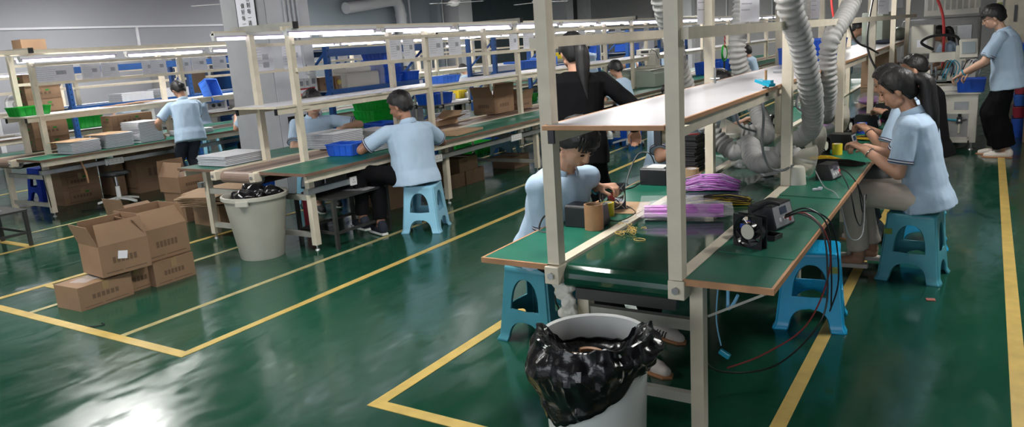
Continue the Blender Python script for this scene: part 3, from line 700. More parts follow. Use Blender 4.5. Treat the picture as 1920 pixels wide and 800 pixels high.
stack('white foam tray in the stack partly hidden by the pillar', 'stack hidden by the pillar', -9.45, 8.8, 9, .4, .36, .0165)
stack('white foam tray in the stack on the near left corner of the middle bench', 'stack on the corner of the middle bench', -6.24, 4.78, 6, .42, .46, .0155, rz=.0)
stack('white foam tray in the high stack in front of the facing worker', 'stack in front of the facing worker', -5.92, 5.88, 9, .42, .46, .0175)
stack('white foam tray in the low stack under the hand of the man on the stool', 'low stack under the man’s hand', -5.30, 5.80, 5, .40, .42, .014)
stack('white foam tray in the stack behind the hands on the middle bench', 'stack behind the hands', -5.98, 6.60, 6, .36, .40, .0155)
stack('white foam tray in the stack behind the wire carton on the middle bench', 'stack behind the wire carton', -6.12, 8.28, 6, .34, .44, .0165)
for k in range(9):
    o = MB().cbox((0, 0, .002), (.21, .30, .003), rz=random.uniform(-.5, .5)).build('paper_sheet', 'paper', None, (-5.62 + random.uniform(-.09, .12), 5.7 + k * .16, 1.2715 + .0008 * (k % 3))); tag(o, 'loose paper sheet scattered on the middle shelf', 'paper', 'papers on the middle shelf')
for k in range(6):
    o = MB().cbox((0, 0, .002), (.24, .34, .003), rz=random.uniform(-.4, .4)).build('paper_sheet', 'carton', None, (-10.0, 5.95 + k * .1, 1.2125 + .004 * k)); tag(o, 'dark brown board lying on the left shelf', 'board', 'boards on the left shelf')
# ------------------------------------------------------------------ bins
def wrinkle(p, a, f=9.0): return noise.noise(V(p) * f) * a
t = T('waste_bin', 'tall white plastic bin with a black liner folded over its rim, in the foreground', 'bin', (BX, BY, 0))
prof = [(.001, 0), (.175, 0), (.178, .01), (.200, .59), (.213, .595), (.213, .615), (.205, .622), (.195, .615), (.168, .02), (.001, .015)]
MB().lathe((0, 0, 0), prof, 40).build('bin_body', 'bin_white', t, smooth=True)
BA = math.atan2(2.4, -1.2)                                   # direction away from the viewer's side
def ridge(p): return 1 - 2 * abs(noise.noise(V(p)))
def liner():
    b = MB(); n = 150; rows = []; NR = 34
    for i_ in range(NR):
        u = i_ / (NR - 1); row = []
        for k in range(n):
            a = 2 * PI * k / n; f = .5 - .5 * math.cos(a - BA)
            f2 = min(1, max(0, (f - .10) / .22)); f2 = f2 * f2 * (3 - 2 * f2)
            hang = .12 + .17 * max(0, math.cos(a - R(246)))
            if u < .45:
                q = u / .45; r_ = .10 + (.186 - .10) * q ** .7; z = .51 + .09 * q ** 1.5 - (1 - f2) * .07 * q
            elif u < .58:
                q = (u - .45) / .13; r_ = .186 + .032 * f2 * q - (1 - f2) * .01 * q; z = .60 + f2 * (.035 * math.sin(q * PI * .62)) - (1 - f2) * .07
            else:
                q = (u - .58) / .42; r_ = .187 +   .026 * f2 + f2 * (.036 * math.sin(min(1, q * 1.3) * PI) - .010 * q); z = .62 * f2 + .53 * (1 - f2) - q * f2 * hang
            c, s_ = math.cos(a), math.sin(a)
            k1 = noise.noise(V((c * 2.0, s_ * 2.0, z * 5))); k2 = ridge((c * 3.5 + z * 2, s_ * 3.5 - z * 3, z * 9)); k3 = ridge((c * 8, s_ * 8 + z * 6, z * 16 + 4))
            am = .25 + .75 * f2
            r_ += (.024 * k1 + .020 * (k2 - .5) + .008 * (k3 - .5)) * am; z += (.020 * k1 + .022 * (k2 - .5) * (1 if u < .58 else .5)) * am
            if u >= .52: r_ = max(r_, .2085) if f2 > .6 else min(r_, .180)
            elif u < .45: r_ = min(r_, .184)
            row.append((r_ * c, r_ * s_, z))
        rows.append(row)
    b.loft(rows, cap=False)
    m_ = len(rows[0]); ce = [(0, 0, .47)]
    o0 = len(b.v); b.add([(.10 * .5 * math.cos(2 * PI * k / m_), .05 * math.sin(2 * PI * k / m_), .50 + .02 * ridge((k * .3, 1, 2))) for k in range(m_)] + [(0, 0, .505)], [(k, (k + 1) % m_, m_) for k in range(m_)])
    for k in range(m_): b.f.append([k, (k + 1) % m_, o0 + (k + 1) % m_, o0 + k]); b.mi.append(0)
    return b
o = liner().build('bin_liner', 'bag_black', t, smooth=True, solid=.0015)
o.data.set_sharp_from_angle(angle=R(32))
for k, (x, y, a) in enumerate([(-.05, -.03, .2), (.01, .0, -.3)]):
    q = MB().tube([(math.cos(b) * .05, math.sin(b) * .04, .02 * k) for b in [i_ * .35 for i_ in range(9)]], .010, 6).build('cardboard_scrap', 'wood', None, (BX + x - .02, BY + y - .02, .525), smooth=True)
    tag(q, ['curled brown cardboard scrap in the lined bin, left', 'curled brown cardboard scrap in the lined bin, right'][k], 'scrap')
t = T('waste_bin', 'large beige bin full of black plastic at the end of the middle bench', 'bin', (-5.37, 4.30, 0))
prof = [(.001, 0), (.185, 0), (.19, .012), (.262, .53), (.285, .535), (.285, .565), (.268, .568), (.25, .55), (.18, .02), (.001, .02)]
MB().lathe((0, 0, 0), prof, 44).build('bin_body', 'bin_beige', t, smooth=True)
for a in (R(-62), R(118)): MB().cbox((.285 * math.cos(a), .285 * math.sin(a), .525), (.03, .11, .05), rz=a).build('handle', 'bin_beige', t, bevel=.006)
b = MB()
for k in range(26):
    a = random.uniform(0, 2 * PI); r = random.uniform(0, .2); b.ell((r * math.cos(a), r * math.sin(a), .52 + random.uniform(0, .09) * (1 - r)), (random.uniform(.05, .09),) * 2 + (random.uniform(.03, .06),), nu=9, nv=6)
me = remesh(b, .012, 1, 'bag_black', 'black_plastic_heap')
for v in me.vertices: v.co += V((wrinkle(v.co, .02, 14), wrinkle(v.co + V((3, 0, 0)), .02, 14), wrinkle(v.co + V((0, 5, 0)), .022, 16)))
q = mobj('plastic_sacks', me, None, (-5.37, 4.30, 0)); tag(q, 'crumpled black plastic heaped in the beige bin', 'plastic', kind='stuff')
# ------------------------------------------------------------------ plastic stools
def stool_mesh(h=.45, wt=.285, wb=.37, th=.004):
    b = MB()
    def W(z): return (wb + (wt - wb) * (z / h) ** .9) / 2 + (.012 * max(0, 1 - z / .03))
    zs_ = [0, .012, .03, .05, .075, .095, .11, .122, .13, .131, .15, .175, .195, .196, .21, .24, .27, .30, .32, .34, .355, .366, .374, .38, .381, .40, .42, h - .012]
    def hole(z):
        w = W(z)
        if z < .13:                   # arch below the cross panel
            a = w * .58; t_ = z / .13; return a * math.sqrt(max(0, 1 - t_ ** 3.2))
        if z <= .195: return 0
        if z <= .381:                 # arched window
            a = w * .56; t_ = (z - .196) / .185; return a * math.sqrt(max(0, 1 - max(0, t_) ** 3))
        return 0
    for sd in range(4):
        Rm = Matrix.Rotation(sd * PI / 2, 3, 'Z')
        for s in (-1, 1):
            vs = []; fs = []
            for z in zs_:
                w = W(z); o = w; i_ = hole(z); cr = .035
                for (u, d) in ((o - cr * .0 - .012, .0), (o - cr, .0), (max(i_ + .018, o * .55) if i_ else o * .5, .0), (i_ + .006 if i_ else .001, -.0), (i_, .010 if i_ else 0)):
                    u = min(u, o - .012); vs.append(Rm @ V((s * u, -(w - d), z)))
                vs.append(Rm @ V((s * w * .985, -(w - .012), z)))
            n = 6
            for k in range(len(zs_) - 1):
                for j in range(4): fs.append((k * n + j, k * n + j + 1, (k + 1) * n + j + 1, (k + 1) * n + j))
                fs.append((k * n + 5, k * n, (k + 1) * n, (k + 1) * n + 5))
            b.add(vs, fs)
    return b
def stool(label, loc, m, rz=0.0, name='plastic_stool', tapemark=None):
    t = T(name, label, 'stool', loc, None, rz)
    leg = stool_mesh().build('leg_frame', m, t, smooth=True, solid=.005)
    w = .285 / 2
    def rr(z, d):
        out = []; c = .03; ww = w + d
        for (sx, sy, a0) in ((1, 1, 0), (-1, 1, 90), (-1, -1, 180), (1, -1, 270)):
            for k in range(5): a = R(a0 + k * 22.5); out.append((sx * (ww - c) + c * math.cos(a), sy * (ww - c) + c * math.sin(a), z))
        return out
    seat = MB().loft([rr(.42, .008), rr(.437, .008), rr(.447, .002), rr(.45, -.008), rr(.448, -.022)])
    q = seat
    for k in range(-3, 4):
        for j in range(-3, 4): q.cyl((k * .03, j * .03, .447), (k * .03, j * .03, .4505), .004, n=6)
    q.build('seat', m, t, smooth=True)
    for sd in range(4):      # raised ridge beside each corner
        a = PI / 4 + sd * PI / 2
    if tapemark:
        MB().cbox(tapemark[:3], (tapemark[3], .012, .035)).build('tape_patch', 'olive_tape', t)
    return t
stool('bright blue plastic stool standing alone beside the near end of the front bench', (-.785, 4.43, 0), 'stool_blue', R(8), tapemark=(.115, -.165, .36, .05))
stool('dusty teal plastic stool the woman in beige trousers sits on', (-.335, 5.50, 0), 'stool_teal', R(-6), tapemark=(-.13, -.160, .33, .05))
stool('bright blue plastic stool behind the teal one, under the second woman', (-.36, 6.35, 0), 'stool_blue', R(4))
stool('dark teal plastic stool under the man in the black jacket', (-.42, 7.55, 0), 'stool_teal', R(4))
stool('pale blue plastic stool under the man at the middle bench', (-4.50, 5.55, 0), 'stool_pale', R(20))
stool('dark teal plastic stool under the woman at the near left of the front bench', (-2.15, 3.64, 0), 'stool_dark', R(-4))
stool('dark teal plastic stool at the far side of the front bench, second seat', (-2.22, 5.85, 0), 'stool_dark', R(0))
stool('dark teal plastic stool at the far side of the front bench, third seat', (-2.22, 7.0, 0), 'stool_dark', R(0))
stool('pale blue plastic stool under the worker facing us at the middle bench', (-6.64, 6.22, 0), 'stool_pale', R(5))
stool('pale blue plastic stool standing empty under the middle line', (-6.35, 9.95, 0), 'stool_pale', R(5))
# swivel stools
def swivel(label, loc, zseat, seatm='black_plastic', base='white_plastic', rz=0):
    t = T('swivel_stool', label, 'stool', loc, None, rz)
    MB().lathe((0, 0, 0), [(.001, zseat - .04), (.15, zseat - .04), (.175, zseat - .02), (.165, zseat), (.001, zseat + .005)], 24).build('seat', seatm, t, smooth=True)
    MB().cyl((0, 0, .24), (0, 0, zseat - .04), .014, n=12).build('gas_rod', 'chrome', t, smooth=True)
    MB().cyl((0, 0, .10), (0, 0, .26), .028, .026, n=14).build('column', base, t, smooth=True)
    for k in range(5):
        a = k * 2 * PI / 5; c, s = math.cos(a), math.sin(a)
        l = MB().loft([[(c * r_ - s * w_ * y, s * r_ + c * w_ * y, zz + z2) for y, z2 in ((-1, -.012), (1, -.012), (1, .012), (-1, .012))] for (r_, zz, w_) in ((.02, .115, .028), (.14, .10, .022), (.25, .072, .016))]).build('leg', base, t)
        MB().cyl((c * .245 - s * .012, s * .245 + c * .012, .025), (c * .245 + s * .012, s * .245 - c * .012, .025), .025, n=12).build('castor', 'black_plastic', l, smooth=True)
    return t
swivel('black swivel stool with white star base under the left bench', (-9.22, 5.32, 0), .44, rz=.3)
swivel('swivel stool with white star base under the far boy', (-4.66, 10.88, 0), .48, base='grey_plastic')
# low dark steel tables
def steel_table(label, loc, sx, sy, h, rz=0.0, shelf=True):
    t = T('steel_table', label, 'table', loc, None, rz)
    MB().box(-sx / 2, sx / 2, -sy / 2, sy / 2, h - .02, h).build('tabletop', 'dark_metal', t)
    for a in (-1, 1):
        for b in (-1, 1): MB().box(a * (sx / 2 - .02) - .016, a * (sx / 2 - .02) + .016, b * (sy / 2 - .02) - .016, b * (sy / 2 - .02) + .016, 0, h - .02).build('leg', 'dark_metal', t)
    q = MB()
    for a in (-1, 1): q.box(a * (sx / 2 - .02) - .01, a * (sx / 2 - .02) + .01, -sy / 2, sy / 2, .13, .155)
    for a in (-1, 1): q.box(-sx / 2, sx / 2, a * (sy / 2 - .02) - .01, a * (sy / 2 - .02) + .01, .13, .155)
    q.build('lower_rail', 'dark_metal', t); return t
steel_table('low black steel table under the near end of the middle bench', (-5.06, 5.04, 0), .52, .72, .46, R(-2))
o = MB().cbox((0, 0, .003), (.26, .16, .004), rz=.2).cbox((.05, .02, .008), (.18, .10, .003), rz=-.3).build('plastic_wrapping', 'film', None, (-4.92, 5.12, .46)); tag(o, 'crumpled clear wrapping on the low black steel table', 'plastic')
steel_table('low black steel table cut off by the left edge of the view', (-8.47, 3.53, 0), .62, .42, .38, R(0))
o = MB().box(-.10, .10, -.06, .06, 0, .02).box(-.04, .04, -.05, .05, .02, .09).box(-.09, -.05, -.04, .04, .02, .05).build('clamp_tool', 'grey_plastic', None, (-8.36, 3.50, .38), bevel=.004); tag(o, 'small grey tool on the black steel table at the left edge', 'tool')
# ------------------------------------------------------------------ things on the front bench
ZB = .731
def cooling_fan(label, loc, rz, s=.13, guard=True, tilt=0.0):
    t = T('cooling_fan', label, 'fan', loc, None, rz); h = s; d = .042
    b = MB(); n = 28; rr = s * .47
    for z, fl in ((-d / 2, 1), (d / 2, 1)):
        pass
    # square frame with round opening, two flanges
    def sq(a): 
        c, q = math.cos(a), math.sin(a); m_ = max(abs(c), abs(q)); return (c / m_ * s / 2, q / m_ * s / 2)
    N = 40; O = [sq(2 * PI * k / N + PI / 4) for k in range(N)]; I = [(rr * math.cos(2 * PI * k / N + PI / 4), rr * math.sin(2 * PI * k / N + PI / 4)) for k in range(N)]
    for (y0, y1) in ((-d / 2, -d / 2 + .005), (d / 2 - .005, d / 2)):
        b.loft([[(x, y0, z + s / 2) for x, z in O], [(x, y1, z + s / 2) for x, z in O], [(x, y1, z + s / 2) for x, z in I], [(x, y0, z + s / 2) for x, z in I], [(x, y0, z + s / 2) for x, z in O]], cap=False)
    R2 = [(1.035 * x, 1.035 * z) for x, z in I]
    b.loft([[(x, -d / 2, z + s / 2) for x, z in I], [(x, d / 2, z + s / 2) for x, z in I], [(x, d / 2, z + s / 2) for x, z in R2], [(x, -d / 2, z + s / 2) for x, z in R2], [(x, -d / 2, z + s / 2) for x, z in I]], cap=False)
    b.build('frame', 'black_plastic', t)
    h_ = MB().cyl((0, -d / 2 + .004, s / 2), (0, d / 2 - .004, s / 2), s * (.19 if guard else .25), n=24).build('hub', 'black_plastic', t, smooth=True)
    MB().cyl((0, -d / 2 + .002, s / 2), (0, -d / 2 + .004, s / 2), s * (.165 if guard else .23), n=24).build('round_label', 'ivory' if not guard else 'red', h_)
    for k in range(7):
        a = k * 2 * PI / 7; p = []
        for (r_, tw) in ((.19, .0), (.33, .25), (.45, .45)):
            for (da, yy) in ((0, -.012), (.55, .012)):
                aa = a + da + tw; p.append((s * r_ * math.cos(aa), yy, s / 2 + s * r_ * math.sin(aa)))
        MB().add(p, [(0, 1, 3, 2), (2, 3, 5, 4)]).build('blade', 'black_plastic', t, solid=.0015)
    for k in range(4):
        a = PI / 4 + k * PI / 2; MB().beam((s * .18 * math.cos(a), d / 2 - .006, s / 2 + s * .18 * math.sin(a)), (s * .46 * math.cos(a), d / 2 - .006, s / 2 + s * .46 * math.sin(a)), .007, .004).build('strut', 'black_plastic', t)
    if guard:
        g = MB()
        for r_ in (.12, .17, .22, .27, .32, .37, .42, .46): g.tube([(s * r_ * math.cos(2 * PI * k / 28), -d / 2 - .004, s / 2 + s * r_ * math.sin(2 * PI * k / 28)) for k in range(28)], .0012, 5, closed=True)
        for k in range(4):
            a = PI / 4 + k * PI / 2; g.cyl((s * .1 * math.cos(a), -d / 2 - .005, s / 2 + s * .1 * math.sin(a)), (s * .66 * math.cos(a), -d / 2 - .003, s / 2 + s * .66 * math.sin(a)), .0016, n=6)
        g.build('wire_guard', 'chrome', t, smooth=True)
    t.rotation_euler = (tilt, 0, rz)
    return t
def solder_station(label, loc, rz, sx=.115, sy=.17, h=.105, panel=True):
    """front panel faces +x"""
    t = T('soldering_station', label, 'soldering station', loc, None, rz)
    b = MB(); p = [(-sx / 2, 0), (sx / 2 - .01, 0), (sx / 2, .01), (sx / 2 - .03, h), (-sx / 2 + .01, h), (-sx / 2, h - .01)]
    b.prism(p, -sy / 2, sy / 2, 'Y'); b.build('case', 'black_plastic', t, bevel=.003)
    if panel:
        A = V((sx / 2 - .002, 0, .015)); B = V((sx / 2 - .0285, 0, h - .008)); d = (B - A)
        n = V((d.z, 0, -d.x)).normalized() * .001
        def pq(y0, y1, a, c, off): return [A + d * a + V((0, y0, 0)) + n * off, A + d * a + V((0, y1, 0)) + n * off, A + d * c + V((0, y1, 0)) + n * off, A + d * c + V((0, y0, 0)) + n * off]
        f = MB().quad(*pq(-sy / 2 + .008, sy / 2 - .008, .0, 1.0, .9)).build('front_panel', 'grey_plastic', t)
        MB().quad(*pq(-.03, .04, .55, .9, 1.8)).build('display', 'fridge', t)
        for k in range(3): MB().quad(*pq(-.05 + k * .035, -.03 + k * .035, .22, .42, 1.8)).build('button', 'white_plastic', t)
        MB().quad(*pq(.045, .065, .1, .5, 1.8)).build('red_mark', 'red', t)
    return t
cooling_fan('black cooling fan with a silver wire guard in the hands of the near-left woman', (-1.765, 3.86, ZB), R(26), .152, True, R(-6))
cooling_fan('black cooling fan with a grey centre label standing on the near right board', (-.855, 3.33, ZB), R(-22), .15, False)
cooling_fan('black cooling fan standing before the first seated woman on the right', (-.985, 5.93, ZB), R(76), .14, False)
cooling_fan('black cooling fan standing before the second woman on the right', (-.98, 7.08, ZB), R(74), .14, False)
cooling_fan('black cooling fan on the board beyond the post, before the man in the black jacket', (-.86, 9.0, ZB), R(74), .14, False)
cooling_fan('black cooling fan on the far-side board under the second duct', (-1.72, 6.9, ZB), R(80), .13, False)
cooling_fan('black cooling fan on the far-side board further along', (-1.72, 7.5, ZB), R(80), .13, False)
solder_station('black soldering station with a digital display behind the standing fan, near right', (-.855, 3.74, ZB), R(-14), .15, .20, .12)
solder_station('soldering station with a display behind the clear suction cone', (-.80, 5.02, ZB), R(-12), .11, .15, .10)
solder_station('black soldering station before the first seated woman on the right', (-.90, 6.25, ZB), R(-6), .20, .13, .12)
solder_station('black soldering station before the second woman, beside the blue tape roll', (-.88, 7.55, ZB), R(-6), .20, .13, .12)
solder_station('black soldering station further along, before the man in the black jacket', (-.83, 8.6, ZB), R(-6), .20, .13, .11)
solder_station('plain black box behind the near left post, in front of the seated woman', (-1.745, 3.50, ZB), R(90), .14, .20, .115, False)
t = solder_station('black box with a pale tray on top, on the left board beyond the cardboard', (-1.80, 4.66, ZB), R(90), .16, .18, .11, False)
MB().box(-.06, .05, -.07, .05, .106, .118).build('pale_tray', 'white_plastic', t, bevel=.003)
solder_station('black soldering station on the far-side board, partly behind the flexible duct', (-1.80, 6.05, ZB), R(95), .14, .18, .10, False)
# iron holder tray and knob bits
t = T('iron_tray', 'small open black tray beside the near soldering station', 'tray', (-.80, 3.50, ZB), None, R(-14))
MB().box(-.035, .035, -.04, .04, 0, .004).box(-.035, -.031, -.04, .04, 0, .024).box(.031, .035, -.04, .04, 0, .024).box(-.035, .035, -.04, -.036, 0, .024).box(-.035, .035, .036, .04, 0, .024).build('tray_body', 'black_plastic', t)
def roll(label, loc, r, h, m, inner=None, r2=None, name='tape_roll', cat='tape'):
    t = T(name, label, cat, loc); r2 = r2 or r * .72
    MB().lathe((0, 0, 0), [(r2, 0), (r, 0), (r, h), (r2, h), (r2, 0)], 28).build('tape_body', m, t, smooth=True)
    MB().lathe((0, 0, 0), [(r2 - .003, .001), (r2 - .0005, .001), (r2 - .0005, h - .001), (r2 - .003, h - .001), (r2 - .003, .001)], 28).build('core', inner or 'carton_light', t, smooth=True)
    return t
roll('brown cardboard tube standing on the near left board', (-1.675, 3.43, ZB), .049, .132, 'wood', 'carton_light', .042, 'cardboard_tube', 'tube')
roll('yellow tape roll standing beside the cardboard tube', (-1.73, 3.72, ZB), .036, .075, 'yellow', 'paper')
roll('cream tape roll beside the stack of black parts', (-1.66, 4.93, ZB), .052, .055, 'carton_light', 'paper')
roll('dark blue tape roll behind the near right fan', (-.93, 3.52, ZB), .04, .065, 'apron_blue', 'wood')
roll('yellow tape roll beside the fan of the first seated woman on the right', (-.90, 5.98, ZB), .036, .08, 'yellow', 'paper')
roll('blue tape roll in front of the second woman on the right', (-.885, 7.16, ZB), .042, .09, 'apron_blue', 'paper')
roll('clear jar of yellow bits on the far end of the right board', (-.95, 9.3, ZB), .06, .12, 'film', 'yellow', .04, 'jar', 'jar')
o = MB().cbox((0, 0, .002), (.24, .30, .004)).build('cardboard_sheet', 'carton_light', None, (-1.72, 3.92, ZB + .0005), rz=.15); tag(o, 'brown cardboard sheet under the guarded fan', 'cardboard')
o = MB().cbox((0, 0, .002), (.22, .26, .004)).build('cardboard_sheet', 'carton_light', None, (-1.74, 5.05, ZB + .0005), rz=.1); tag(o, 'brown cardboard sheet under the stack of black parts', 'cardboard')
for (x0, x1, y0, y1, l) in [(-.985, -.655, 3.22, 4.42, 'thin green rubber mat on the right board, nearest'), (-1.0, -.66, 4.46, 5.6, 'thin green rubber mat on the right board, in front of the first seated woman')]:
    o = MB().prism([(0, 0), (x1 - x0, -.03), (x1 - x0, y1 - y0 - .05), (.03, y1 - y0)], 0, .003).build('rubber_mat', 'mat_green', None, (x0 + .02, y0, .7305)); tag(o, l, 'mat')
# black sheets stack
for k in range(24):
    o = MB().prism([(-.08, -.10), (.085, -.10), (.085, .10), (-.08, .10)], 0, .009).build('plastic_sheet', 'black_matte', None, (-1.745 + random.uniform(-.008, .008), 5.14 + random.uniform(-.008, .008), ZB + .005 + k * .0108), rz=random.uniform(-.09, .09))
    o.rotation_euler[0] = random.uniform(-.02, .02); tag(o, 'flat black part in the tall stack before the left-side workers', 'part', 'stack of flat black parts')
cable('red_cable', [(-1.83, 5.05, .995), (-1.78, 5.1, 1.01), (-1.72, 5.06, 1.0), (-1.66, 5.1, .998)], .006, 'wire_red', 'short red cable on top of the stack of black parts')
# wire bundles
def wires(name, label, c, L, wd, h, ang, m, n, r=.0016, m2=None, frac=0.0, cat='wires'):
    b = MB()
    for k in range(n):
        u = random.uniform(-1, 1); zz = random.uniform(0, 1) ** 1.3 * h * (1 - .6 * u * u) + r; a = random.uniform(-.5, .5); l = L * random.uniform(.75, 1.0)
        o0 = random.uniform(-.12, .12) * L; p = []
        b.m = 1 if (m2 and random.random() < frac) else 0
        for q in (-.5, -.17, .17, .5):
            s = q * l + o0; z_ = zz * (1 - .45 * (abs(q) * 2) ** 2) + r; w_ = u * wd / 2 * (1 - .2 * abs(q)) + s * math.tan(a) * .35 + random.uniform(-.004, .004)
            p.append((s, w_, z_))
        b.tube(p, r, 4)
        if b.m == 0 or not m2: b.cyl(p[0], (p[0][0] - .006, p[0][1], p[0][2]), r * 2.2, n=5)
    o = b.build(name, [m, m2 or m], None, c, rz=ang); return tag(o, label, cat, kind='stuff')
wires('wire_bundle', 'loose bundle of purple wires on the glossy green belt', (-1.43, 4.63, .723), .30, .24, .085, R(12), 'purple', 260, .0022, 'violet', .25)
wires('wire_bundle', 'bundle of black wires with yellow tips in front of the purple ones', (-1.27, 4.20, .723), .34, .13, .05, R(22), 'wire_black', 300, .0017, 'wire_yellow', .35)
wires('wire_bundle', 'bundle of black wires before the hands of the first seated woman', (-.83, 5.55, ZB), .30, .13, .035, R(-12), 'wire_black', 260, .0018)
wires('wire_bundle', 'small bundle of yellow wires beside the black bundle', (-.94, 5.72, ZB), .18, .07, .03, R(-20), 'wire_yellow', 90, .0018)
wires('wire_bundle', 'small heap of yellow and black wires before the second woman', (-.80, 6.75, ZB), .26, .14, .03, R(-20), 'wire_black', 120, .0022, 'wire_yellow', .4)
wires('wire_bundle', 'dark wires in front of the man in the black jacket', (-.76, 8.0, ZB), .28, .14, .03, R(-10), 'wire_black', 120, .0022, 'purple', .3)
wires('wire_bundle', 'red and white wires heaped in the flat carton on the middle bench', (-5.95, 7.70, .745), .26, .26, .07, R(80), 'white_plastic', 120, .003, 'lips', .6)
wires('wire_bundle', 'green and yellow wires beside the hand of the facing worker', (-6.05, 6.28, .85), .2, .14, .03, R(40), 'olive_tape', 90, .003, 'white_plastic', .4)
# plastic bag with purple bundle
t = T('plastic_bag', 'clear plastic bag holding a roll of purple wires, on the belt between the posts', 'bag', (-1.32, 3.80, .722), None, R(18))
b = MB()
for k in range(70):
    a = random.uniform(0, 2 * PI); r_ = .034 * math.sqrt(random.random()); b.tube([(-.21, r_ * math.cos(a) * 1.3, .036 + r_ * math.sin(a)), (0, r_ * math.cos(a + .3) * 1.3, .045 + r_ * math.sin(a + .3)), (.20, r_ * math.cos(a + .5) * 1.3, .045 + r_ * math.sin(a + .5))], .006, 5)
b.build('wire_roll', 'pink_purple', t)
rg = []
for k in range(13):
    u = -1.0 + 2 * k / 12; x = u * .25; w_ = .075 + .02 * math.sin(k * 1.7) if abs(u) < .9 else .10; hh = .10 * (1 - .75 * abs(u) ** 4)
    ox = .10 * max(0, 1 - abs(u)) 
    rg.append([(x + .012 * noise.noise(V((k, j, 0))), w_ * math.cos(a) * 1.25 + (.06 if math.sin(a) > 0 else 0) * abs(math.cos(a)), max(.001, .048 + hh * .5 * math.sin(a) + .012 * noise.noise(V((j * .9, k * .7, 1))))) for j, a in enumerate([2 * PI * q / 18 for q in range(18)])])
MB().loft(rg).build('clear_film', 'film', t, smooth=True)
b = MB().add([(x * .05 - .25, y * .045 + .10, .03 + .025 * noise.noise(V((x, y, 7))) + y * .006) for y in range(6) for x in range(8)], [(y * 8 + x, y * 8 + x + 1, y * 8 + x + 9, y * 8 + x + 8) for y in range(5) for x in range(7)])
b.build('loose_film', 'film', t, smooth=True)
for k, (x, y, z, s, l) in enumerate([(-1.50, 8.6, .73, 1.3, 'clear bag of purple wires lying on the belt before the far workers'), (-1.10, 9.6, .73, 1.0, 'second clear bag of purple wires further along the belt')]):
    t = T('plastic_bag', l, 'bag', (x, y, z)); MB().ell((0, 0, .05), (.13 * s, .22, .05), nu=18).build('wire_roll', 'pink_purple', t, smooth=True)
    MB().ell((0, 0, .07), (.16 * s, .26, .075), nu=14, nv=8).build('clear_film', 'film', t, smooth=False)
for k, (x, y, l) in enumerate([(-1.42, 5.35, 'crumpled clear plastic on the belt below the duct bend'), (-1.18, 5.1, 'crumpled white plastic piece on the belt near the white stand'), (-1.35, 5.9, 'crumpled clear bag on the belt behind the duct')]):
    b = MB().ell((0, 0, .025), (.09, .06, .03), nu=14, nv=9); me = b.mesh('plastic_film', 'film' if k != 1 else 'white_plastic')
    for v in me.vertices: v.co += V((wrinkle(v.co, .05, 22), wrinkle(v.co + V((2, 0, 0)), .04, 22), abs(wrinkle(v.co, .03, 25))))
    tag(mobj('plastic_film', me, None, (x, y, .725)), l, 'plastic')
# rubber bands
for k in range(16):
    if k < 15: x, y, r_ = -1.49 + random.gauss(0, .035), 3.46 + random.gauss(0, .05), random.uniform(.012, .024)
    else: x, y, r_ = -1.385, 3.33, .030
    ph = random.uniform(0, 6); e = random.uniform(.35, .8) if k < 15 else .75; rot = random.uniform(0, PI)
    pts = [(r_ * math.cos(a) * math.cos(rot) - r_ * e * math.sin(a) * math.sin(rot), r_ * math.cos(a) * math.sin(rot) + r_ * e * math.sin(a) * math.cos(rot), .002 + (.004 * (1 + math.sin(2 * a + ph)) + .003 * (k % 5) if k < 15 else 0)) for a in [2 * PI * j / 20 for j in range(20)]]
    o = MB().tube(pts, .0016, 5, closed=True).build('rubber_band', 'rubber_band', None, (x, y, .7215), smooth=True)
    tag(o, 'yellow rubber band in the loose heap on the belt' if k < 15 else 'single yellow rubber band lying apart on the near belt', 'rubber band', 'rubber bands heaped on the belt' if k < 15 else None)
o = MB().cbox((0, 0, .006), (.05, .02, .01), rz=.6).cbox((.015, .01, .012), (.02, .02, .012), rz=-.2).build('paper_scrap', 'paper', None, (-.80, 4.63, .735)); tag(o, 'small curled white scrap on the right green mat', 'scrap')
o = MB().cbox((0, 0, .004), (.03, .016, .008), rz=.6).build('cable_clip', 'white_plastic', None, (-1.575, 3.60, .734)); tag(o, 'small white clip on the rail below the guarded fan', 'clip')
# ducts
def duct(name, label, pts, r=.072, r2=None, n=7, m='duct', pitch=.040, frm=16):
    p0 = V(pts[0]); sp = spline([V(p) - p0 for p in pts], 14)
    d = [0]
    for a, b in zip(sp, sp[1:]): d.append(d[-1] + (b - a).length)
    L = d[-1]; N = int(L / (pitch / 4)); out = []; rs = []; j = 0
    for k in range(N + 1):
        s = L * k / N
        while j < len(d) - 2 and d[j + 1] < s: j += 1
        f = (s - d[j]) / max(1e-6, d[j + 1] - d[j]); out.append(sp[j].lerp(sp[j + 1], f))
        rr = r + ((r2 or r) - r) * s / L; ph = (k % 4)
        rs.append(rr * (.84, 1.03, 1.10, .99)[ph] * (1 + .04 * noise.noise(V((s * 9, 0, r)))))
    b = MB().tube(out, rs, frm)
    me = b.mesh('hose', m)
    for v in me.vertices:
        q = v.co * 26; v.co += V((noise.noise(q), noise.noise(q + V((7, 0, 0))), noise.noise(q + V((0, 7, 0))))) * .006
    me.polygons.foreach_set('use_smooth', [True] * len(me.polygons))
    t = T(name, label, 'duct', p0); o = mobj('hose', me, t)
    return t, out
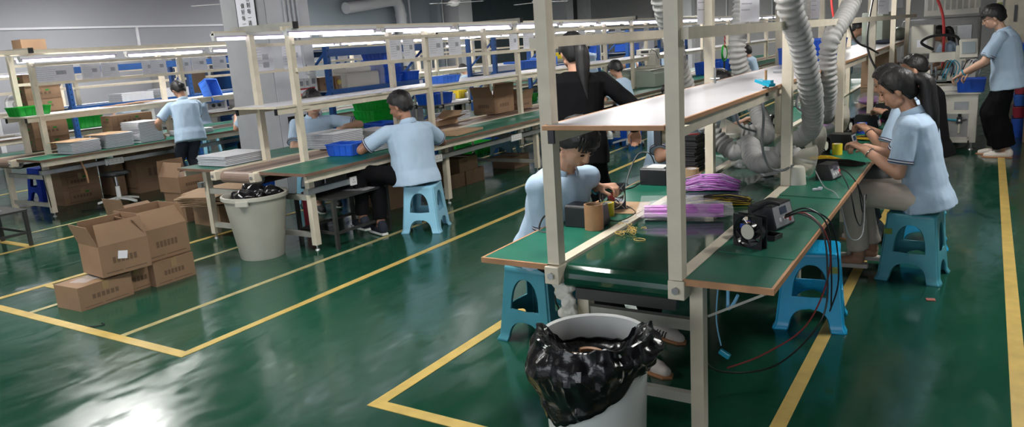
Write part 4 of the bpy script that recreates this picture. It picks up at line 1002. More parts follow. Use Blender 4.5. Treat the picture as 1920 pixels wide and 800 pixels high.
def horn(t, base, tip, r0=.04, r1=.105):
    """suction cone parented to the duct"""
    o = V(t.location); a = V(base) - o; b = V(tip) - o; d = (b - a).normalized()
    u = d.cross(V((0, 0, 1))).normalized(); w_ = u.cross(d)
    def ring(p, r): return [p + (u * math.cos(q) + w_ * math.sin(q)) * r for q in [2 * PI * k / 28 for k in range(28)]]
    m = MB(); m.loft([ring(a, r0), ring(a.lerp(b, .18), r0), ring(a.lerp(b, .22), r0 * 1.08), ring(b.lerp(a, .04), r1 * .96), ring(b, r1), ring(b.lerp(a, .01), r1 * 1.03), ring(b.lerp(a, .05), r1)], cap=False)
    m.build('suction_cone', 'horn', t, smooth=True)
    MB().tube(ring(a.lerp(b, .04), r0 * 1.15), .006, 6, closed=True).build('hose_clamp', 'chrome', t, smooth=True)
t, _ = duct('extraction_duct', 'grey flexible duct left of the shelf, curling across the belt to the nearest clear cone', [(-1.80, 4.62, 2.5), (-1.78, 4.72, 1.96), (-1.78, 4.93, 1.67), (-1.78, 5.12, 1.38), (-1.72, 5.24, 1.16), (-1.60, 5.28, .96), (-1.45, 5.25, .85), (-1.36, 5.25, .91), (-1.27, 5.05, .83), (-1.16, 4.94, .84), (-1.06, 4.93, .91), (-.995, 4.90, .885)], .062)
horn(t, (-1.02, 4.90, .885), (-.895, 4.965, .850), .042, .10)
t, _ = duct('extraction_duct', 'grey flexible duct passing left of the shelf to a cone at the far-side board', [(-1.76, 6.5, 2.4), (-1.74, 6.5, 1.9), (-1.76, 6.42, 1.5), (-1.70, 6.52, 1.2), (-1.60, 6.50, .98), (-1.48, 6.22, .84), (-1.50, 6.0, .87), (-1.60, 5.92, .90)], .07)
horn(t, (-1.58, 5.94, .90), (-1.72, 5.86, .92), .045, .10)
t, _ = duct('extraction_duct', 'thick grey flexible duct hanging in front of the second right post', [(-.95, 4.25, 2.4), (-.93, 4.40, 1.84), (-.90, 4.58, 1.60), (-.88, 4.80, 1.30), (-.93, 5.15, 1.05), (-1.05, 5.45, .93), (-1.10, 5.62, .90)], .072, .055)
horn(t, (-1.09, 5.60, .90), (-.975, 5.675, .875), .045, .11)
t, _ = duct('extraction_duct', 'grey flexible duct with a sharp kink, behind the thick one', [(-.86, 6.6, 2.4), (-.90, 6.5, 1.86), (-.97, 6.1, 1.60), (-1.0, 6.08, 1.45), (-1.0, 6.15, 1.20), (-1.05, 6.4, 1.0), (-1.12, 6.7, .93), (-1.10, 6.82, .91)], .070, .055)
horn(t, (-1.11, 6.82, .91), (-.99, 6.89, .895), .045, .11)
duct('extraction_duct', 'thin flexible duct seen beyond the shelf near the far workers', [(-1.75, 9.2, 2.4), (-1.75, 9.2, 1.8), (-1.72, 9.3, 1.36)], .045)
# cone stand
t = T('cone_stand', 'round ivory stand on the right board under the nearest clear cone', 'stand', (-.955, 4.80, .734))
MB().lathe((0, 0, 0), [(.001, 0), (.062, 0), (.06, .01), (.052, .10), (.045, .11), (.001, .11)], 28).build('stand_body', 'ivory', t, smooth=True)
# grey flexible rods
for k, (pts, l) in enumerate([([(-1.10, 4.50, 1.34), (-1.08, 4.50, 1.20), (-1.10, 4.56, 1.0), (-1.08, 4.66, .86), (-1.02, 4.72, .83), (-.96, 4.76, .86)], 'bent chrome rod hanging from the shelf to the nearest clear cone'),
                              ([(-1.50, 5.3, 1.33), (-1.48, 5.35, 1.15), (-1.46, 5.4, 1.02), (-1.40, 5.6, .95)], 'thin grey rod behind the nearest duct'),
                              ([(-1.08, 5.75, 1.33), (-1.12, 5.6, 1.15), (-1.02, 5.4, 1.1), (-.96, 5.5, 1.0), (-1.0, 5.65, .96)], 'curved chrome rod beside the second right post'),
                              ([(-1.08, 7.0, 1.33), (-1.08, 7.0, 1.1), (-1.04, 6.9, 1.0)], 'straight chrome rod beside the kinked duct')]):
    cable('support_rod', pts, .008, 'cable_grey', l, 'rod')
t = T('clamp', 'teal clip clamped with a steel rod on the edge of the long white shelf', 'clamp', (-1.06, 4.46, 1.352))
MB().cyl((0, 0, -.03), (0, 0, .10), .007, n=8).build('rod', 'wood', t); MB().cbox((.0, .0, -.02), (.03, .03, .05)).build('jaw', 'black_plastic', t)
MB().cbox((.0, -.02, .03), (.11, .05, .016), rz=R(-30), ry=R(14)).cbox((.02, -.03, .03), (.05, .03, .03), rz=R(-20)).build('clip', 'teal_clip', t)
t = T('shelf_bracket_bar', 'dark metal bar lying across the white shelf', 'bar', (-1.22, 5.9, 1.352)); MB().cbox((0, 0, .008), (.25, .03, .016), rz=.2).build('bar', 'steel', t)
t = T('shelf_bracket_bar', 'small metal bracket standing at the far edge of the white shelf', 'bracket', (-1.5, 4.95, 1.352)); MB().cyl((0, 0, 0), (0, 0, .10), .008, n=8).cyl((-.03, 0, .03), (.03, 0, .03), .006, n=8).build('bar', 'steel', t)
# cables
B_ = 'wire_black'
cable('power_cable', [(-.785, 3.70, .79), (-.72, 3.74, .80), (-.62, 3.72, .74), (-.585, 3.70, .55), (-.60, 3.68, .30), (-.75, 3.5, .12), (-.92, 3.35, .10), (-1.0, 3.15, .22), (-.96, 3.0, .5)], .0045, B_, 'black cable looping from the near soldering station down past the bench edge')
cable('power_cable', [(-.79, 3.74, .79), (-.70, 3.80, .815), (-.61, 3.82, .73), (-.585, 3.82, .5), (-.585, 3.84, .30)], .004, B_, 'black cable hanging straight off the right board edge')
cable('power_cable', [(-.79, 3.72, .78), (-.70, 3.76, .80), (-.605, 3.76, .70), (-.59, 3.78, .5), (-.66, 3.62, .28), (-.82, 3.45, .17), (-.95, 3.3, .14)], .004, 'wire_red', 'dark red cable hanging beside the black ones off the right board')
cable('power_cable', [(-.79, 3.77, .78), (-.69, 3.85, .79), (-.60, 3.92, .70), (-.57, 3.95, .42), (-.60, 3.9, .26)], .004, 'navy_cloth', 'dark blue cable hanging off the right board near the bright blue stool')
cable('power_cable', [(-.92, 3.60, .83), (-.85, 3.64, .87), (-.80, 3.66, .86)], .009, 'black_matte', 'thick black iron handle resting on the near soldering station', 'handle')
cable('power_cable', [(-.74, 5.05, .77), (-.70, 4.9, .77), (-.63, 4.7, .72), (-.60, 4.75, .55), (-.60, 5.0, .45), (-.62, 5.2, .55), (-.66, 5.25, .66)], .004, B_, 'black cable looping below the board in front of the beige trousers')
cable('power_cable', [(-.86, 4.9, .80), (-.76, 4.62, .76), (-.66, 4.45, .74), (-.60, 4.5, .50), (-.58, 4.9, .42), (-.60, 5.1, .62)], .0035, 'grey_plastic', 'grey cable crossing the right mat in front of the cone')
cable('power_cable', [(-.74, 5.1, .78), (-.68, 5.0, .77), (-.62, 4.95, .7), (-.6, 5.05, .52), (-.6, 5.2, .6)], .004, B_, 'short black cable curving off the board before the seated woman')
cable('power_cable', [(-1.90, 4.62, .735), (-1.97, 4.55, .74), (-1.96, 4.7, .90), (-1.88, 4.72, .92), (-1.84, 4.72, .85)], .0045, B_, 'black cable arching behind the box with the pale tray')
cable('power_cable', [(-1.98, 4.35, .736), (-1.90, 4.45, .735), (-1.86, 4.56, .76)], .004, B_, 'black cable lying on the left board behind the guarded fan')
cable('power_cable', [(-1.84, 3.40, .84), (-1.92, 3.34, .80), (-1.93, 3.3, .735), (-1.86, 3.28, .735)], .005, B_, 'black cable on the near left board beside the woman’s elbow')
cable('power_cable', [(-1.64, 3.55, .75), (-1.60, 3.6, .74), (-1.58, 3.75, .75), (-1.66, 3.82, .77)], .003, B_, 'thin black lead of the guarded fan')
cable('power_cable', [(-1.60, 2.98, .68), (-1.66, 2.95, .52), (-1.64, 3.0, .40), (-1.62, 3.0, .34)], .004, B_, 'black cable dangling at the near left end of the front bench')
cable('coiled_cable', [(-.86, 3.0, .66), (-.86, 3.0, .58), (-.855, 2.98, .56), (-.84, 2.96, .57), (-.82, 2.95, .60), (-.80, 2.93, .64)], .007, 'wire_blue', 'light blue coiled cable hanging under the near right corner')
cable('thin_cable', [(-.90, 3.0, .66), (-.91, 3.0, .5), (-.89, 3.0, .38)], .003, 'wire_blue', 'thin light blue cord hanging under the right board')
o = MB().cbox((0, 0, 0), (.05, .02, .025), ry=.5).build('cable_clip', 'teal_clip', None, (-.875, 3.0, .345), bevel=.005); tag(o, 'small blue clip hanging on the loop of cables under the front bench', 'clip')
cable('power_cable', [(-1.1, 6.6, 2.25), (-1.02, 6.8, 1.9), (-.95, 7.0, 1.55), (-.85, 7.2, 1.45), (-.8, 7.35, 1.40)], .008, B_, 'black hose sweeping down beyond the kinked duct')
cable('power_cable', [(-.98, 8.9, 2.2), (-1.0, 8.4, 1.75), (-.98, 8.1, 1.45), (-.88, 7.9, 1.25), (-.78, 7.8, 1.15)], .010, B_, 'thick black hose curving down behind the head of the short-haired man')
cable('air_hose', [(-1.7, 10.5, 2.3), (-1.68, 10.4, 1.9), (-1.62, 10.4, 1.6)], .014, 'red', 'red air hose hanging beyond the shelf')
cable('air_hose', [(-.9, 13.5, 2.3), (-.6, 13.3, 1.7), (-.55, 13.2, .9)], .02, 'red', 'red hose hanging down a far post on the right')
# tissue hanging at the end block
b = MB()
for k in range(12): b.ell((random.uniform(-.03, .03), random.uniform(-.015, .015), .0 - .013 * k), (.036, .022, .026), nu=9, nv=6)
me = remesh(b, .006, 1, 'glove_wrap', 'tissue')
for v in me.vertices: v.co += V((wrinkle(v.co, .012, 40), wrinkle(v.co + V((3, 0, 0)), .01, 40), 0))
tag(mobj('hanging_tissue', me, None, (-1.565, 2.88, .61)), 'crumpled white tissue hanging below the near left post', 'tissue')
o = MB().cbox((0, 0, .003), (.05, .04, .004), rz=.2).build('floor_scrap', 'lips', None, (-.20, 5.02, 0)); tag(o, 'small reddish scrap on the green floor right of the stools', 'scrap')
o = MB().tube(spline([(0, 0, .003), (.05, .02, .004), (.08, .07, .003), (.03, .08, .004)], 6), .004, 5).build('floor_scrap', 'black_matte', None, (-5.1, 2.56, .002)); tag(o, 'small dark scrap on the yellow line in the left foreground', 'scrap')
# ------------------------------------------------------------------ paper sleeves
def sleeve(label, loc, w_, h_, rz, group=None, pics=1):
    """clear sleeve with a printed sheet hanging from a rail; face normal is local -y"""
    t = T('document_sleeve', label, 'document', loc, group, rz)
    MB().box(-w_ / 2 + .006, w_ / 2 - .006, 0, .002, -h_ + .006, -.006).build('printed_sheet', 'paper', t)
    MB().box(-w_ / 2, w_ / 2, -.003, -.002, -h_, 0).box(-w_ / 2, w_ / 2, -.004, .003, -.008, 0).build('clear_sleeve', 'film', t)
    for k in range(pics):
        x = -w_ / 2 + w_ * (.55 + .0 * k); z = -h_ * (.3 + .33 * k); MB().box(x, x + w_ * .25, -.0015, 0, z - h_ * .22, z).build('printed_picture', 'ink', t)
    b = MB()
    for k in range(7): b.box(-w_ * .42, w_ * (.0 + .05 * (k % 3)), -.0012, 0, -h_ * (.12 + .11 * k), -h_ * (.105 + .11 * k))
    b.build('printed_lines', 'ink', t)
    return t
for k, (y, w_, lab) in enumerate([(5.10, .30, 'large printed sheet in a sleeve on the near left rail of the middle line'), (5.50, .26, 'printed sheet with a grey picture beside the near right post of the middle line')]):
    sleeve(lab, (-5.99 if k == 0 else -5.99, y, 1.815), w_, .235, R(90), None, 2 - k)
g2 = 'document sleeves along the middle line'
for (y, w_) in [(6.42, .20), (6.64, .20), (7.13, .28), (7.5, .26), (8.85, .22), (9.25, .3), (9.65, .24), (10.9, .25), (11.5, .25), (12.3, .25), (13.6, .25)]:
    sleeve('clear document sleeve in the row on the right rail of the middle line', (-5.40, y, 1.812), w_, .225, R(90), g2)
for k, (y, w_, x) in enumerate([(5.08, .50, -9.72), (5.55, .26, -9.73), (5.80, .24, -9.73), (6.33, .16, -9.73), (6.50, .24, -9.72), (6.9, .24, -9.73)]):
    sleeve(['wide printed sheet with photos hanging at the near post of the left line', 'narrow clear sleeve beside the wide sheet on the left line', 'empty clear sleeve on the left line, third from the near end', 'plain sleeve half hidden behind a printed one on the left line', 'printed sheet with a dark table beside the post of the left line', 'clear sleeve right of the printed sheet with a dark table'][k],
           (x, y, 1.79), w_, .215, R(90), None, 1)
for y in (7.15, 7.5, 7.85, 8.2, 8.5, 10.1, 10.5, 11.4):
    sleeve('clear sleeve in the row towards the pillar on the left line', (-9.73, y, 1.79), .26, .2, R(90), 'sleeves towards the pillar on the left line')
for k, (x, y, z, w_) in enumerate([(-1.60, 5.05, 2.15, .17), (-1.60, 6.2, 2.15, .30), (-1.60, 8.0, 2.15, .24), (-1.60, 8.9, 2.15, .22), (-1.02, 9.7, 2.15, .3), (-1.02, 11.2, 2.1, .4)]):
    sleeve(['narrow sleeve hanging just beyond the near right post', 'printed sheet hanging from the upper rail above the white shelf', 'printed sheet hanging between the two near right ducts', 'clear sleeve beyond the kinked duct', 'clear sleeve high on the right rail beyond the posts', 'large clear film sheet hanging high at the right near the machines'][k], (x, y, z), w_, .42 if k != 5 else .3, R(75), None, 1)
# power sockets
def socket(label, loc, n=4, group=None, rz=0.0):
    t = T('power_socket', label, 'socket', loc, group); L = .055 * n + .02
    MB().box(0, .018, -L / 2, L / 2, -.04, .04).build('socket_plate', 'white_plastic', t, bevel=.003)
    for k in range(n):
        y = -L / 2 + .01 + .0275 + k * .055; q = MB(); q.box(.0185, .0195, y - .003, y + .003, .008, .02).box(.0185, .0195, y - .014, y - .008, -.016, -.006).box(.0185, .0195, y + .008, y + .014, -.016, -.006); q.build('socket_holes', 'ink_black', t)
gg = 'power sockets further along the middle line'
for k, y in enumerate([5.15, 6.35, 8.0, 10.0, 12.0, 14.0]):
    socket('white power socket strip on the trunking by the black steel table' if k == 0 else ('white power socket strip beside the man on the stool' if k == 1 else 'white power socket strip further along the middle line'), (-4.938, y, .545), 4 if k != 1 else 3, None if k < 2 else gg)
socket('cream power socket strip under the left bench above the swivel stool', (-9.418, 5.45, .555), 4)
socket('cream power socket strip under the left bench, right of the first', (-9.418, 6.5, .555), 3)
cable('power_cable', [(-9.38, 5.35, .53), (-9.37, 5.38, .3), (-9.36, 5.42, .05), (-9.3, 5.1, .012), (-9.45, 4.95, .012), (-9.2, 5.2, .012), (-9.15, 5.5, .012)], .006, B_, 'black cable falling from the socket to a loop on the floor under the left bench')
cable('power_cable', [(-9.5, 4.6, .66), (-9.48, 4.6, .4), (-9.5, 4.63, .12)], .006, B_, 'black cable down the near leg of the left bench')
cable('wooden_strip', [(-9.42, 5.02, .68), (-9.38, 5.05, .5), (-9.36, 5.05, .35)], .012, 'wood', 'bent brown strip hanging under the near part of the left bench', 'strip')
cable('power_cable', [(-4.93, 6.0, .58), (-4.90, 6.0, .3), (-4.95, 6.0, .1)], .004, B_, 'black cable hanging under the middle bench beside the seated man')
# motor and red bottle under middle line
t = T('motor_box', 'dark drive box under the near end of the middle bench', 'motor', (-5.2, 5.35, .48)); MB().box(-.12, .16, -.25, .35, 0, .13).build('housing', 'dark_metal', t, bevel=.008)
o = MB().cyl((0, 0, 0), (0, 0, .34), .07, .07, 18).cyl((0, 0, .34), (0, 0, .38), .04, .02, 12).build('red_canister', 'red_crate', None, (-5.85, 5.35, 0), smooth=True); tag(o, 'dark red canister standing under the middle bench', 'canister')
# ------------------------------------------------------------------ people
def wrk(me, f):
    n = len(me.vertices); co = [0.0] * (3 * n); no = [0.0] * (3 * n)
    me.vertices.foreach_get('co', co); me.vertices.foreach_get('normal', no)
    for i_ in range(n):
        q = V(co[3 * i_:3 * i_ + 3]); w_ = f(q)
        for j in (0, 1, 2): co[3 * i_ + j] += no[3 * i_ + j] * w_
    me.vertices.foreach_set('co', co); me.update()
DBG = []
def ik(a, b, l1, l2, hint):
    a = V(a); b = V(b); d = b - a; L = d.length; mx = (l1 + l2) * .995
    if L > mx: b = a + d * (mx / L); d = b - a; L = mx
    n = d.normalized(); x = (l1 * l1 - l2 * l2 + L * L) / (2 * L); h = math.sqrt(max(0, l1 * l1 - x * x))
    q = V(hint) - n * V(hint).dot(n)
    q = q.normalized() if q.length > 1e-4 else V((0, 0, -1))
    return a + n * x + q * h, b
def ering(c, sx, sy, X, Y, n=20, p=2.4):
    out = []
    for k in range(n):
        a = 2 * PI * k / n; ca, sa = math.cos(a), math.sin(a)
        out.append(c + X * (math.copysign(abs(ca) ** (2 / p), ca) * sx) + Y * (math.copysign(abs(sa) ** (2 / p), sa) * sy))
    return out
def person(label, loc, pel, yaw, lean, hand_l, hand_r, foot_l, foot_r, hyaw=None, hpitch=20, s=1.0, fem=False, hair='short',
           skin='skin', shirt='shirt', pants='black_cloth', shoes='shoe_white', vox=.008, el_l=None, el_r=None, kn=None, fine=True, girth=0.0, marks=False,
           longsleeve=False, group=None, side=0.0, hem=0.0, curl=1.0, sandal=False, wide=1.0, headfwd=.03, torso=1.0, glasses=False, armband=None,
           shoulder_fwd=0.02, jacket=False, cat='person', sq=None, stripes=True, bangle=None, shd=0.0):
    t = T('person', label, cat, loc, group); L0 = V(loc)
    def W(p): return V(p) - L0
    F = V((math.cos(yaw), math.sin(yaw), 0)); Lf = V((-math.sin(yaw), math.cos(yaw), 0)); U = V((0, 0, 1))
    Sd = (U * math.cos(lean) + F * math.sin(lean) + Lf * side).normalized(); Fr = (F - Sd * F.dot(Sd)).normalized(); Ls = Sd.cross(Fr)
    P0 = W(pel); tl = .50 * s * torso
    neck = P0 + Sd * tl; shw = (.165 if fem else .185) * s
    sc = P0 + Sd * (tl - .065 * s) + Fr * shoulder_fwd
    shL = sc + Ls * shw + Sd * shd; shR = sc - Ls * shw - Sd * shd
    hy = yaw if hyaw is None else hyaw
    hd = V((math.cos(hy), math.sin(hy), 0)); 
    nk = neck + Sd * .02 + hd * headfwd
    pit = R(hpitch); hF = (hd * math.cos(pit) - U * math.sin(pit)).normalized(); hL = U.cross(hd).normalized(); hU = hF.cross(hL)
    hc = nk + U * .115 * s + hd * (.02 + .045 * math.sin(pit)) * s
    ua, fa = .285 * s, .245 * s; th, sh = .42 * s, .41 * s
    out = (.45)
    e1, wl = ik(shL, W(hand_l), ua, fa, el_l if el_l is not None else (-U * .8 + Ls * .6 - F * .3))
    e2, wr = ik(shR, W(hand_r), ua, fa, el_r if el_r is not None else (-U * .8 - Ls * .6 - F * .3))
    hpL = P0 + Ls * .085 * s; hpR = P0 - Ls * .085 * s
    kL, aL = ik(hpL, W(foot_l), th, sh, kn if kn is not None else (F + U * .6)); kR, aR = ik(hpR, W(foot_r), th, sh, kn if kn is not None else (F + U * .6))
    # ---- body
    b = MB()
    prof = [(-.06, .10, .09), (.0, .155, .11), (.12, .155, .105), (.40, .13 if fem else .145, .098), (.68, .15 if fem else .165, .112), (.85, .15 if fem else .17, .10), (.95, .10, .07), (1.0, .055, .05)]
    def tor(prof_, g=0.0, zsc=1.0): return [ering(P0 + Sd * (k * tl) + Fr * (.010 if .5 < k < .8 else 0), (a + g) * s, (c + g) * s, Ls, Fr) for k, a, c in prof_]
    b.loft(tor(prof))
    b.capsule(neck - Sd * .05, hc - hU * .05 * s - hF * .02 * s, .052 * s, .047 * s)
    # head: cranium, face, jaw
    HM = Matrix((hF, hL, hU)).transposed()
    def hp(x, y, z): return hc + (hF * x + hL * y + hU * z) * s
    b.ell(hp(-.012, 0, .030), (.098 * s, .078 * s, .090 * s), HM, 24, 16)
    b.ell(hp(.022, 0, -.030), (.066 * s, .062 * s, .078 * s), HM, 20, 14)
    b.ell(hp(.040, 0, -.078), (.036 * s, .034 * s, .028 * s), HM, 14, 10)
    for q in (-1, 1):
        b.ell(hp(.048, q * .034, -.022), (.028 * s, .024 * s, .028 * s), HM, 12, 8)
        b.ell(hp(-.012, q * .079, -.012), (.018 * s, .010 * s, .031 * s), HM, 12, 8)
        b.capsule(hp(.076, q * .012, .026), hp(.068, q * .045, .024), .010 * s, .008 * s)
        b.capsule(hp(.0, q * .05, -.07), hp(.045, q * .02, -.085), .020 * s, .018 * s)
    b.capsule(hp(.082, 0, .018), hp(.102, 0, -.022), .008 * s, .012 * s); b.ell(hp(.094, 0, -.028), (.014 * s, .018 * s, .009 * s), HM, 10, 8)
    b.capsule(hp(.082, -.018, -.055), hp(.082, .018, -.055), .008 * s, .008 * s); b.capsule(hp(.078, -.014, -.065), hp(.078, .014, -.065), .008 * s, .008 * s)
    # arms
    for (S_, E_, W_) in ((shL, e1, wl), (shR, e2, wr)):
        b.capsule(S_, E_, .050 * s, .040 * s, 14); b.capsule(E_, E_.lerp(W_, .3), .041 * s, .040 * s, 14); b.capsule(E_.lerp(W_, .3), W_, .040 * s, .025 * s, 14)
    # legs
    for (H_, K_, A_) in ((hpL, kL, aL), (hpR, kR, aR)):
        b.capsule(H_, K_, .082 * s, .055 * s, 14); b.capsule(K_, K_.lerp(A_, .35), .055 * s, .054 * s, 14); b.capsule(K_.lerp(A_, .35), A_, .054 * s, .036 * s, 14)
        fd = F; b.capsule(A_ - U * .03, A_ - U * .052 + fd * .13 * s, .034 * s, .026 * s, 12)
    # hands
    for sgn, E_, W_ in ((1, e1, wl), (-1, e2, wr)):
        d = (W_ - E_).normalized(); d = (d + V((0, 0, -.12))).normalized()
        pn = (U - d * U.dot(d)); pn = pn.normalized() if pn.length > .05 else F          # back of the hand
        ac = d.cross(pn) * (1 if sgn > 0 else -1) ; ac = ac.normalized()                     # towards the thumb side
        inw = (-Ls if sgn > 0 else Ls)
        if ac.dot(inw) < 0: ac = -ac
        f_ = s * (1 if fine else 1.05)
        for j, (off, ln, r_) in enumerate([(.030, .072, .0090), (.010, .080, .0092), (-.010, .074, .0088), (-.029, .058, .0080)]):
            K0 = W_ + d * .012 + ac * off * .6 * f_; K1 = W_ + d * .085 * f_ + ac * off * f_
            b.capsule(K0, K1, .0135 * f_, .011 * f_, 8)
            c1 = R(18 + 16 * curl + 3 * j); c2 = c1 + R(28 + 22 * curl); c3 = c2 + R(18 + 14 * curl); p = K1; rr_ = r_ * f_
            for (cc, fr) in ((c1, .45), (c2, .32), (c3, .23)):
                q = p + (d * math.cos(cc) - pn * math.sin(cc)) * ln * fr * f_; b.capsule(p, q, rr_, rr_ * .93, 8); p = q; rr_ *= .93
        T0 = W_ + d * .022 * f_ + ac * .016 * f_; T1 = T0 + (d * .55 + ac * .62 - pn * .35).normalized() * .042 * f_; T2 = T1 + (d * .85 + ac * .12 - pn * .45).normalized() * .030 * f_; T3 = T2 + (d * .85 - ac * .15 - pn * .5).normalized() * .024 * f_
        b.capsule(T0, T1, .0145 * f_, .0115 * f_, 8); b.capsule(T1, T2, .0112 * f_, .0098 * f_, 8); b.capsule(T2, T3, .0098 * f_, .0088 * f_, 8)
    body = mobj('body', remesh(b, min(vox, .0055) if fine else vox, 2, skin, 'body'), t)
    for q in (-1, 1):
        MB().ell(hp(.0815, q * .030, .004), (.006 * s, .0145 * s, .0042 * s), HM, 10, 6).build('eye', 'eye', body, smooth=True)
        MB().capsule(hp(.085, q * .016, .025), hp(.076, q * .046, .024), .0032 * s, .0025 * s, 6).build('eyebrow', 'hair', body, smooth=True)
    MB().ell(hp(.0885, 0, -.060), (.004 * s, .020 * s, .0065 * s), HM, 12, 6).build('lips', 'lips', body, smooth=True)
    if glasses:
        g = MB()
        for q in (-1, 1):
            g.tube([hp(.100, q * .033 + .024 * math.cos(a), .002 + .019 * math.sin(a)) for a in [2 * PI * k / 16 for k in range(16)]], .0018 * s, 5, closed=True)
            g.cyl(hp(.098, q * .058, .006), hp(-.01, q * .084, .006), .0018 * s, n=5)
        g.build('glasses', 'black_plastic', t, smooth=True)
    # ---- shirt
    b = MB(); lo = -.15 - hem; g_ = .014
    sp_ = [(lo, .176, .138), (-.02, .172, .130), (.12, .160, .108), (.40, .145 if fem else .152, .108), (.68, .160 if fem else .170, .118), (.84, .165 if fem else .178, .108), (.93, .115, .080), (.985, .064, .060)]
    sp_ = [(k, a + girth * (1 if k < .8 else .3), c + girth * (1 if k < .8 else .3)) for k, a, c in sp_]
    if jacket: sp_ = [(k, a + .02, c + .02) for k, a, c in sp_]
    b.loft(tor(sp_, g_))
    for (S_, E_, W_) in ((shL, e1, wl), (shR, e2, wr)):
        b.ell(S_ - Sd * .008, (.064 * s,) * 3); b.capsule(S_ - Sd * .005, sc + Sd * .01, .062 * s, .055 * s)
        if longsleeve:
            b.capsule(S_, E_, .066 * s, .054 * s, 14); b.tube([E_, W_.lerp(E_, .03)], [.054 * s, .040 * s], 14)
        else:
            b.tube([S_, S_.lerp(E_, .35), S_.lerp(E_, .80)], [.060 * s, .066 * s, .069 * s], 16)
    me = remesh(b, vox * 1.1 if fine else vox, 4, shirt, 'shirt')
    wrk(me, lambda q: noise.noise(V((q.x * 7, q.y * 7, q.z * 4))) * .010 + noise.noise(V((q.x * 18, q.y * 18, q.z * 11 + 4))) * .005)
    sh_o = mobj('jacket' if jacket or longsleeve else 'shirt', me, t)
    if not longsleeve and fine:
        for (S_, E_) in ((shL, e1), (shR, e2)):
            ax = (E_ - S_).normalized(); u = ax.cross(V((.3, .2, 1))).normalized(); w_ = ax.cross(u)
            for k, (ff, m_) in enumerate(((.775, 'collar'), (.745, 'white_cloth'), (.72, 'collar'))):
                c_ = S_.lerp(E_, ff); MB().tube([c_ + (u * math.cos(a) + w_ * math.sin(a)) * .0695 * s for a in [2 * PI * j / 24 for j in range(24)]], .0035, 5, closed=True).build('sleeve_stripe', m_, sh_o, smooth=True)
    # collar: band sloping open at the front
    if fine and not jacket:
        b = MB(); n = 26; r0 = []; r1 = []; r2 = []
        for k in range(n):
            a = R(25) + (2 * PI - R(50)) * k / (n - 1); u = Fr * math.cos(a) * .062 + Ls * math.sin(a) * .062
            dz = -.012 * math.cos(a)
            top = neck + Sd * (.022 + dz) + u * 1.0 * s; r0.append(neck - Sd * .01 + u * 1.04 * s); r1.append(top); r2.append(neck + Sd * (-.022 + dz * .4) + u * 1.36 * s)
        b.loft([r0, r1, r2], cap=False); b.f = [f for f in b.f if not (max(i_ % n for i_ in f) - min(i_ % n for i_ in f) > 2)]; b.mi = [0] * len(b.f)
        cl = b.build('collar', shirt, t, smooth=True, solid=.003)
        if stripes: MB().tube([p + Sd * .003 for p in r2], .0022, 5).build('collar_stripe', 'collar', cl, smooth=True)
    # ---- trousers
    b = MB(); b.loft(tor([(-.17, .12, .10), (-.06, .155, .118), (.04, .158, .118), (.12, .155, .110)], .010))
    for (H_, K_, A_) in ((hpL, kL, aL), (hpR, kR, aR)):
        b.capsule(H_, K_, .092 * s, .068 * s * wide, 14); b.tube([K_ + (K_ - A_).normalized() * .03, K_.lerp(A_, .4), K_.lerp(A_, .90)], [.064 * s * wide, .066 * s * wide, .058 * s * wide], 16); b.ell(K_, (.069 * s * wide,) * 3)
    me = remesh(b, vox * 1.15 if fine else vox, 4, pants, 'trousers')
    wrk(me, lambda q: noise.noise(V((q.x * 8 + 3, q.y * 8, q.z * 8))) * .011 + noise.noise(V((q.x * 20, q.y * 20, q.z * 14))) * .005)
    mobj('trousers', me, t)
    # ---- shoes
    for A_ in (aL, aR):
        heel = A_ - U * .052 * s - F * .035
        if sandal:
            q = MB().loft([[heel + F * (x * .26 * s) + Lf * (y * w_ * s) + U * z_ for x, y, w_ in ((-.08, -1, .03), (.25, -1, .036), (.6, -1, .045), (.9, -1, .036), (1.02, 0, .04), (.9, 1, .036), (.6, 1, .045), (.25, 1, .036), (-.08, 1, .03))] for z_ in (-.030, .0)]).build('sandal', shoes, t, bevel=.005)
            MB().tube([heel + F * .17 * s + Lf * (math.cos(a) * .046) * s + U * (math.sin(a) * .060 - .008) for a in [PI * k / 12 for k in range(13)]], .014, 8).build('strap', shoes, q, smooth=True)
        else:
            b = MB(); b.capsule(heel + U * .010, heel + F * .17 * s + U * .0, .040 * s, .038 * s, 14); b.capsule(heel + F * .16 * s, heel + F * .215 * s - U * .006, .037 * s, .028 * s, 12)
            b.capsule(heel + U * .03, heel + U * .06 + F * .02, .040 * s, .040 * s, 12)
            sh_ = mobj('shoe', remesh(b, .008, 2, shoes, 'shoe'), t)
            if marks:
                for dx, dw in ((.085, .0), (.105, .012), (.13, .0), (.15, .0)): MB().beam(heel + F * dx - Lf * .0415 * s - U * .012, heel + F * (dx + .012) - Lf * .036 * s + U * .022, .009, .004, F).build('black_mark', 'ink_black', sh_)
            MB().loft([[heel + F * (x * .27 * s) + Lf * (y * w_ * s) + U * z_ for x, y, w_ in ((-.13, -1, .028), (.2, -1, .038), (.6, -1, .046), (.85, -1, .036), (.96, 0, .03), (.85, 1, .036), (.6, 1, .046), (.2, 1, .038), (-.13, 1, .028))] for z_ in (-.040, -.018)]).build('sole', 'gum' if shoes == 'shoe_white' else 'white_plastic', sh_, bevel=.004)
    # ---- hair
    b = MB(); nu, nv = 44, 18
    # hairline heights at the front, side and back of the head, and thickness
    zf, zs2, zb, grow = {'short': (.060, .0, -.065, .016), 'bob': (.045, -.085, -.10, .020), 'pony': (.070, -.015, -.085, .010), 'bun': (.070, -.01, -.080, .012),
                         'fade': (.072, .018, -.035, .009), 'mop': (.052, -.005, -.075, .022), 'fringe': (.050, -.035, -.070, .018)}[hair]
    vs = []
